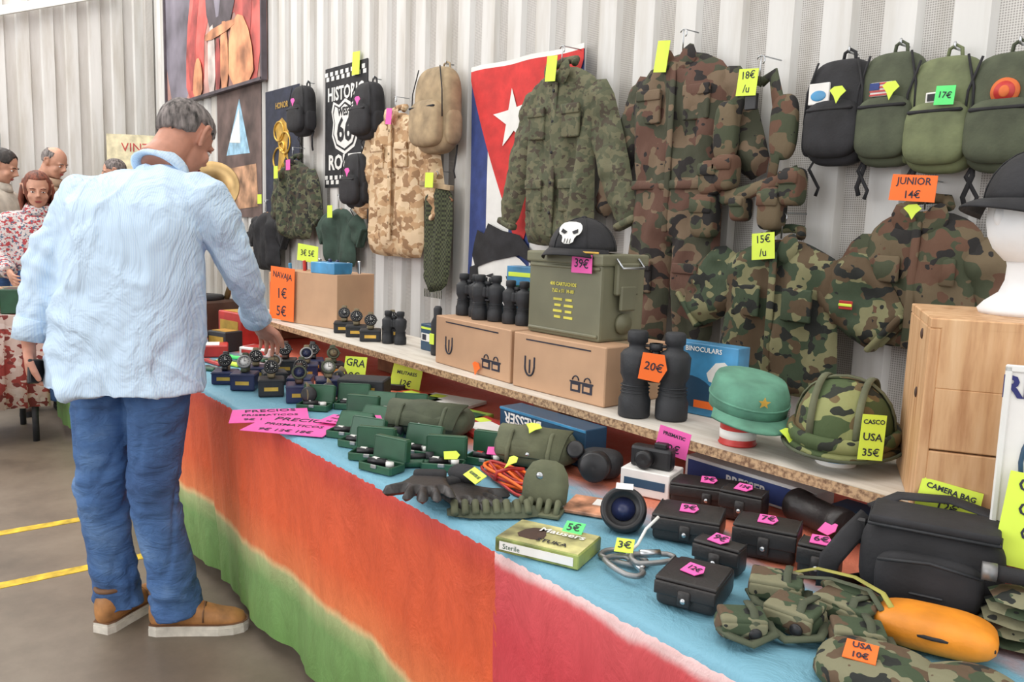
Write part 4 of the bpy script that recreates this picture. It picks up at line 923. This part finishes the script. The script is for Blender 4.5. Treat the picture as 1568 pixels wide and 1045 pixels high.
b=B(); M=T(0,0,.045)@Rx(62)
b.lathe([(.045,-.03),(.047,0),(.045,.012),(.036,.014),(.034,.006),(.001,.004)],blackp,M,32); b.lathe([(.024,.0065),(.001,.009)],navy,M,24); b.box((0,.03,.03),(.06,.05,.06),rubber,bev=.012,seg=3,sm=True)
b.tag(.035,.014,paper,T(0,-.0,.093)@Rx(-50),''); b.fin('camera_lens',(-1.11,1.19,TZ),38)
b=B(); b.ell((0,0,.035),(.055,.045,.035),rubber,p=3); b.lathe([(.034,0),(.036,.07),(.031,.075),(.001,.07)],blackp,T(0,-.02,.036)@Rx(80),28); b.lathe([(.02,0),(.022,.03),(.018,.033),(.001,.03)],blackp,T(-.06,.0,.055)@Rx(60),20); b.fin('night_vision_monocular',(-1.40,1.41,TZ),35)
b=B(); b.box((0,0,.03),(.12,.09,.06),paper); b.box((0,-.046,.03),(.1,.001,.02),bress,bev=0); b.box((0,0,.085),(.10,.035,.05),blackp,bev=.008,seg=2); b.lathe([(.02,0),(.021,.02),(.015,.022),(.001,.018)],blackp,T(-.01,-.018,.083)@Rx(90)); b.box((.02,0,.115),(.03,.02,.012),blackp)
b.tag(.08,.065,pink,T(.03,.045,.115)@Ry(10),'PRISMATIC\n12€'); b.fin('camera_on_white_box',(-1.25,1.43,TZ),20)
b=B(); b.box((0,0,.05),(.34,.08,.10),bress); b.text('BRESSER',.042,paper,T(-.07,-.042,.075)@Ry(180),bold=.001); b.text('MICROSCOPE SET',.014,paper,T(.10,-.042,.03),bold=.0003); b.box((.0,-.0405,.096),(.34,.002,.006),bluep,bev=0); b.fin('telescope_product_box',(-1.64,1.455,TZ),2)
b=B(); b.box((0,0,.03),(.36,.07,.06),paper); b.box((0,-.036,.03),(.34,.002,.045),bluec,bev=0); b.text('BRESSER',.03,paper,T(0,-.038,.03),bold=.001); b.fin('telescope_product_box',(-1.10,1.62,TZ),0)
b=B(); b.box((0,0,.03),(.3,.07,.06),bress); b.text('OPTICS',.03,paper,T(0,-.037,.03),bold=.001); b.fin('telescope_product_box',(-.72,1.58,TZ),0)
for (x,y,m1,r) in ((-2.12,1.46,mat('lime_catalogue',(150,186,72),.4,bst=0,na=.3,ns=12),15),(-1.93,1.44,redp,-8),(-2.38,1.48,redp,5),(-2.28,1.55,paper,20)):
    b=B(); b.box((0,0,.006),(.22,.15,.012),m1); b.box((.03,0,.0125),(.14,.09,.001),random.choice([bress,paper,rubber,greenp]),bev=0); b.box((-.06,.03,.0130),(.05,.04,.001),yell,bev=0); b.fin('magazine',(x,y,TZ+.001),r)
# gloves
GL=[(-.035,0),(-.045,.05),(-.055,.085),(-.085,.12),(-.078,.14),(-.055,.13),(-.04,.115),(-.046,.175),(-.036,.185),(-.026,.175),(-.02,.12),(-.018,.195),(-.007,.205),(.003,.195),(.002,.122),(.010,.19),(.020,.197),(.028,.185),(.022,.115),(.038,.16),(.048,.165),(.053,.152),(.04,.08),(.033,.0)]
b=B(); b.puff([(x*1.15,z*.95) for x,z in GL],.016,blackl,Rz(-88)@Rx(-90),step=.009,r=.013,fold=.001,smooth=1)
b.puff([(-x*1.15,z*.95) for x,z in GL],.016,blackl,T(-.01,-.03,.022)@Rz(-125)@Rx(-86),step=.009,r=.013,fold=.001,smooth=1)
for M in (Rz(-88),T(-.01,-.03,.022)@Rz(-125)):
    b.box((0,.01,.010),(.075,.035,.03),black,M,bev=.01,seg=3,sm=True)
b.ell((-.0,.06,.022),(.05,.035,.022),black); b.tag(.075,.032,yell,T(.08,.03,.045)@Rz(-15)@Rx(-60),'GUANTES 5€'); b.fin('leather_gloves',(-1.51,1.02,TZ+.009),0)
b=B(); 
for kx in range(7):
    pts=[]
    for i in range(24):
        a=2*pi*i/24; pts.append(((.09+.006*kx)*math.cos(a),(.014+.004*kx)*math.sin(a)+.006*math.sin(3*a+kx),.008+.007*(kx%3)+.004*math.sin(2*a+kx)))
    b.tube(pts,.004,orange if kx%2 else redp,seg=6,closed=True)
b.tube([(0,-.04,.01),(0,-.035,.03),(0,0,.036),(0,.035,.03),(0,.04,.01)],.005,redp,seg=6); b.tag(.04,.04,yell,T(.0,0.0,.05)@Rx(-50),'','arrow'); b.fin('orange_paracord_bundle',(-1.48,1.19,TZ),-12)
b=B(); b.puff([(-.10,-.035),(.1,-.04),(.10,.035),(-.1,.04)],.012,olived,Rx(-90),step=.015,r=.02,fold=.003)
for i in range(8): b.tube([(-.085+i*.022,-.03,.008),(-.085+i*.022,0,.022),(-.085+i*.022,.03,.008)],.008,olive,seg=8)
b.fin('cartridge_loop_pouch',(-1.33,1.03,TZ+.004),58)
b=B(); b.puff([(-.05,0),(.05,0),(.052,.07),(.03,.105),(-.03,.105),(-.052,.07)],.012,olive,Rx(-18),step=.012,r=.02,fold=.003); b.ell((0,-.04,.085),(.008,.004,.008),steel)
for i in range(5): b.tube([(-.04+i*.02,-.05,.004),(-.04+i*.02,-.03,.028),(-.04+i*.02,-.008,.01)],.007,olive,seg=8)
b.box((0,-.03,.004),(.1,.06,.008),olive); b.fin('cartridge_belt_pouch',(-1.30,1.14,TZ),35)
b=B(); gb=mat('olive_game_box',(120,130,72),.4,bst=0,na=.35,ns=18); b.box((0,0,.014),(.17,.11,.028),gb); b.box((0,0,.0285),(.165,.105,.001),mat('yellow_green_print',(168,164,114),.4,bst=0,ns=14,na=.4),bev=0); b.poly([(-.06,-.03),(-.05,.02),(-.02,.03),(.0,-.01),(-.01,-.035)],brownd,T(0,0,.029)@Rx(-90),.0006,1); b.text('Mausers',.028,paper,T(.02,.02,.031)@Rx(-90),bold=.0006); b.text('STUKA',.02,black,T(.02,-.03,.031)@Rx(-90),bold=.0006); b.box((0,-.056,.014),(.15,.001,.016),paper,bev=0); b.text('Sterile',.014,greenp,T(-.05,-.057,.013)); b.tag(.04,.03,neong,T(.03,.05,.034)@Rx(-60),'5€'); b.fin('model_kit_box',(-1.115,.995,TZ),24)
b=B(); b.box((0,0,.004),(.14,.11,.008),mat('magazine_cover',(170,122,96),.35,bst=0,ns=18,na=.5)); b.box((0.02,.02,.0085),(.07,.04,.001),paper,bev=0); b.fin('magazine',(-1.23,1.24,TZ),30)
def cara(x,y,rz,z=.006,s=1):
    b=B(); P=[(-.045,-.018),(-.03,-.028),(.03,-.02),(.048,-.006),(.05,.008),(.035,.024),(-.03,.026),(-.045,.014)]
    q=[]
    for i,p in enumerate(P):
        n2=P[(i+1)%8]; q+=[(p[0]*.7+n2[0]*.3,p[1]*.7+n2[1]*.3,0),(p[0]*.3+n2[0]*.7,p[1]*.3+n2[1]*.7,0)]
    b.tube(q,.0052,steelm,Sc(s,s,1),closed=True,seg=10,up=(0,0,1)); b.cyl((-.02*s,.026*s,0),(.025*s,.025*s,0),.0075,steel,seg=12)
    return b.fin('steel_carabiner',(x,y,TZ+z),rz)
cara(-1.00,1.08,10,.006,.95); cara(-.96,1.04,-20,.015,.95); cara(-.94,1.09,60,.024,.85)
b=B(); b.tube([(0,0,.012),(.02,.03,.03),(.03,.06,.05),(.05,.08,.07)],.003,white,seg=6); b.tag(.034,.032,yell,T(0,0,.035)@Rx(-60),'3€'); b.fin('string_price_tag',(-.99,1.07,TZ),35)
b=B(); b.ell((0,0,.075),(.108,.06,.075),black,p=4,pz=3.6,nu=40,nv=20); b.ell((.0,-.05,.058),(.08,.03,.048),black,p=4,pz=3.4); b.box((0,-.005,.148),(.19,.108,.014),black,bev=.007,seg=3,sm=True)
b.tube([(-.095,-.058,.14),(.095,-.058,.14),(.10,.048,.14),(-.10,.048,.14)],.003,rubber,closed=True,seg=6); b.tube([(-.075,-.081,.09),(0,-.085,.10),(.075,-.081,.09)],.003,rubber,seg=6)
b.box((0,-.083,.045),(.05,.004,.004),rubber)
b.tube([(-.10,.0,.13),(-.125,-.03,.10),(-.15,-.05,.06),(-.155,-.05,.02),(-.13,.0,.008),(-.10,.03,.01)],.018,black,seg=8,flat=.25,up=(0,1,0))
b.tube([(-.10,.03,.14),(-.06,.06,.16),(.02,.07,.165),(.09,.05,.155),(.10,.02,.135)],.016,black,seg=8,flat=.25,up=(0,0,1)); b.box((-.11,0,.115),(.02,.03,.03),blackp,bev=.004)
b.fin('black_shoulder_bag',(-.585,1.375,TZ+.002),22)
b=B(); b.ell((0,0,.03),(.085,.05,.03),mat('orange_nylon',(230,142,38),.5,bs=90),p=3.5,pz=2.6); b.tube([(-.08,-.03,.03),(0,-.052,.036),(.08,-.03,.03)],.003,black,seg=6); b.fin('orange_pouch',(-.51,1.235,TZ),22)
def roll(x,y,rz,w,d,h,m,tag=None):
    b=B()
    b.ell((0,0,h*.5),(w/2,d/2,h*.5),m,p=3.2,pz=3)
    b.box((0,-d*.12,h*.98),(w*.92,d*.8,.012),m,Rx(4),bev=.006,seg=3,sm=True); b.box((0,-d*.52,h*.66),(w*.9,.010,h*.5),m,bev=.005,seg=2,sm=True)
    b.tube([(w*.2,-d*.52,0.004),(w*.2,-d*.56,h*.9),(w*.18,-.02,h+.012),(w*.2,d*.4,h+.006)],.007,olived,seg=6,flat=.4); b.ell((w*.2,-d*.60,h*.5),(.010,.005,.010),blackp)
    b.tube([(-w*.45,-d*.3,h*.5),(-w*.3,-d*.75,.02),(w*.1,-d*.8,.01),(w*.6,-d*.5,.02),(w*.55,0,h*.6)],.009,olived,seg=6,flat=.4)
    if tag: b.tag(.04,.032,tag[0],T(0,-.02,h+.02)@Rx(-65)@Ry(6),tag[1])
    return b.fin('camouflage_belt_pouch',(x,y,TZ),rz)
roll(-.735,1.165,30,.09,.07,.05,woodsmall); roll(-.66,1.11,10,.085,.075,.045,woodsmall); roll(-.70,1.02,50,.075,.055,.04,woodsmall); roll(-.62,1.19,0,.10,.06,.045,woodsmall); roll(-.575,1.13,40,.08,.06,.04,woodsmall)
b=B(); ysr=mat('yellow_strap',(160,156,76),.7); b.tube([(-.06,0,.02),(-.03,.02,.03),(.03,.02,.034),(.08,.0,.03),(.10,-.02,.02)],.005,ysr,seg=8,flat=.3); b.tube([(-.05,-.015,.02),(.0,.0,.028),(.06,.0,.028),(.09,-.03,.015)],.006,olived,seg=8,flat=.3); b.ell((.03,.01,.012),(.05,.015,.014),woodsmall); b.fin('yellow_utility_strap',(-.66,1.20,TZ+.034),10)
for (x,y,rz,t) in ((-.505,1.06,20,'USA\n10€'),(-.39,1.10,-30,None)):
    b=B(); b.ell((0,0,.020),(.080,.07,.028),woodsmall,p=2.6,pz=2.6); b.puff([(-.07,-.05),(.07,-.05),(.06,-.10),(-.06,-.10)],.008,woodsmall,T(0,0,.010)@Rx(-90),step=.012,r=.015,fold=.002)
    b.tube([(.079*math.cos(a),.069*math.sin(a),.012) for a in [i*pi/12 for i in range(24)]],.004,woodsmall,seg=6,closed=True)
    if t: b.tag(.042,.034,orange,T(-.02,-.02,.052)@Rx(-68),t)
    b.fin('camouflage_field_cap',(x,y,TZ),rz)
b=B()
for i in range(5): b.puff([(-.08,-.045),(.08,-.05),(.085,.045),(-.075,.05)],.012,woodsmall,T(.004*i,0,.010+.017*i)@Rz(3*i)@Rx(-90),step=.02,r=.02,fold=.004,sd=i)
b.fin('folded_camouflage_trousers',(-.42,1.36,TZ),25)
b=B(); b.cyl((-.07,0,.014),(.07,0,.014),.012,black); b.cyl((-.085,0,.014),(-.065,0,.014),.014,steelm); b.tag(.04,.03,orange,T(.0,-.02,.03)@Rx(-50),''); b.fin('telescopic_baton',(-.41,1.36,TZ+.095),25)
# ---------------------------------------------------------------- distant goods
b=B(); b.box((0,0,.09),(.3,.3,.18),brownd,bev=.01); b.cyl((0,0,.18),(0,0,.2),.13,black,seg=32)
b.tube([(.1,.1,.18),(.14,.16,.4),(.12,.16,.56),(.05,.10,.66)],[.015,.02,.022,.025],brass,seg=12)
b.lathe([(r*.8,z*.8) for r,z in ((.026,0),(.034,.10),(.05,.18),(.08,.24),(.125,.29),(.18,.325),(.175,.33),(.12,.30),(.072,.25),(.042,.18),(.018,.08))],brass,T(.05,.12,.64)@Rz(35)@Rx(66)@T(0,0,-.02),36)
o=b.fin('gramophone',(-4.30,1.36,TZ),22)
def sbox(name,x,y,w,d,h,m,m2,rz=0,z=TZ):
    b=B(); b.box((0,0,h/2),(w,d,h),m,bev=.004); b.box((0,-d/2-.001,h*.55),(w*.8,.002,h*.4),m2,bev=0); b.box((0,0,h+.001),(w*.8,d*.7,.002),m2,bev=0); return b.fin(name,(x,y,z),rz)
sbox('red_white_gift_box',-3.62,1.15,.12,.24,.05,redp,paper,-20); sbox('toy_box',-3.85,1.42,.2,.12,.16,redp,gold,10); sbox('dark_wooden_box',-3.9,1.15,.3,.15,.08,brownd,brownd,0); sbox('toy_box',-4.05,1.74,.2,.12,.2,cardb,redp,0,SZ)
sbox('red_white_gift_box',-3.50,1.38,.16,.1,.04,paper,redp,30); sbox('black_gift_box',-3.72,1.3,.12,.1,.09,rubber,gold,20)
sbox('souvenir_box',-4.9,1.2,.3,.2,.15,redp,gold,10); sbox('souvenir_box',-5.4,1.3,.25,.2,.2,brownd,tan,5)
b=B(); b.tag(.17,.28,orange,T(0,0,.14),'2€\n5€'); b.box((0,.005,.06),(.02,.003,.12),white); b.fin('handwritten_price_sign',(-4.75,1.0,TZ),30)
b=B(); x0,x1,y0,y1=-6.0,-5.4,.38,.84
pts=[]
for s in range(4):
    a,c2=[((x0,y0),(x1,y0)),((x1,y0),(x1,y1)),((x1,y1),(x0,y1)),((x0,y1),(x0,y0))][s]
    for i in range(14): pts.append((a[0]+(c2[0]-a[0])*i/14,a[1]+(c2[1]-a[1])*i/14))
cx,cy=(x0+x1)/2,(y0+y1)/2; R=[]
for z,o in ((.76,-.01),(.755,0),(.5,.01),(.22,.03)):
    R.append([V((px+(px-cx)*o+ (0 if z>.7 else .02*math.sin(i*1.9)),py+(py-cy)*o+(0 if z>.7 else .02*math.sin(i*1.9)),z)) for i,(px,py) in enumerate(pts)])
b.loft(R[::-1],redwhite)
for x in (x0+.06,x1-.06):
    for y in (y0+.06,y1-.06): b.cyl((x,y,0),(x,y,.3),.018,rubber)
b.fin('market_stall_table')
for (x,y,w,d,h,m,m2) in ((-5.5,.50,.16,.14,.12,brownd,gold),(-5.52,.72,.16,.14,.14,greenp,brownd),(-5.78,.55,.2,.16,.18,rubber,redp),(-5.85,.74,.16,.14,.12,cardb,tan)): sbox('souvenir_box',x,y,w,d,h,m,m2,random.uniform(-20,20),.762)
b=B(); b.poly([(0,0),(.9,0),(.9,.55),(0,.55)],mat('cream_poster',(214,204,170),.7,na=.1),None,.01); b.text('VINTAGE',.14,redp,T(.45,-.014,.4)); b.fin('cream_poster',(-10.55,2.35,1.7),60)
for (y,z) in ((.75,2.0),(1.0,2.0)):
    b=B(); b.box((0,0,0),(.02,.12,.3),redp); b.box((.012,0,.05),(.002,.08,.1),cardb,bev=0); b.box((-.18,0,0),(.36,.02,.02),steelm); b.fin('small_red_sign',(-10.32,y,z),0)
b=B(); b.box((0,0,1.1),(.04,2.2,.04),steel); b.cyl((0,-1,0),(0,-1,2.1),.02,steel); b.cyl((0,1,0),(0,1,2.1),.02,steel); b.cyl((0,-1,1.9),(0,1,1.9),.02,steel)
for i in range(14): b.puff([(-.2,0),(.2,0),(.22,-.8),(-.22,-.8)],.05,random.choice([brownd,black,redc,olive,tan,bluec]),T(0,-.9+i*.135,1.87),step=.08,r=.08,fold=.02)
b.fin('clothes_rack',(-9.9,.2,0),0)
# ---------------------------------------------------------------- lights, world, camera
w=bpy.data.worlds.new('world'); bpy.context.scene.world=w; w.use_nodes=True; w.node_tree.nodes['Background'].inputs[0].default_value=(.99,.985,.985,1); w.node_tree.nodes['Background'].inputs[1].default_value=1.5
def area(name,loc,rot,sx,sy,e,c=(1,.98,.95)):
    l=bpy.data.lights.new(name,'AREA'); l.shape='RECTANGLE'; l.size=sx; l.size_y=sy; l.energy=e; l.color=c
    o=bpy.data.objects.new(name,l); COL.objects.link(o); o.location=loc; o.rotation_euler=[math.radians(a) for a in rot]
for x,e in ((-9,220),(-5.5,105),(-2,75),(1.5,75)): area('skylight',(x,.2,5.5),(0,0,0),3.2,3.6,e)
area('aisle_side_fill',(-5,-6,3.2),(75,0,0),8,5,260,(.98,.98,1))  # unseen area lamp added as broad fill from the aisle side; no doorway modelled
cam=bpy.data.cameras.new('camera'); co=bpy.data.objects.new('camera',cam); COL.objects.link(co); cam.sensor_width=36; cam.lens=36*1290/1600; cam.clip_start=.05
th=math.radians(38.6);pt=math.radians(-7.94)
fw=V((-math.cos(th)*math.cos(pt),math.sin(th)*math.cos(pt),math.sin(pt)))
co.rotation_euler=(fw.to_track_quat('-Z','Y').to_matrix()@Matrix.Rotation(math.radians(2.0),3,'Z')).to_euler(); co.location=(0,0,1.36)
bpy.context.scene.camera=co
bpy.context.scene.view_settings.view_transform='Standard'
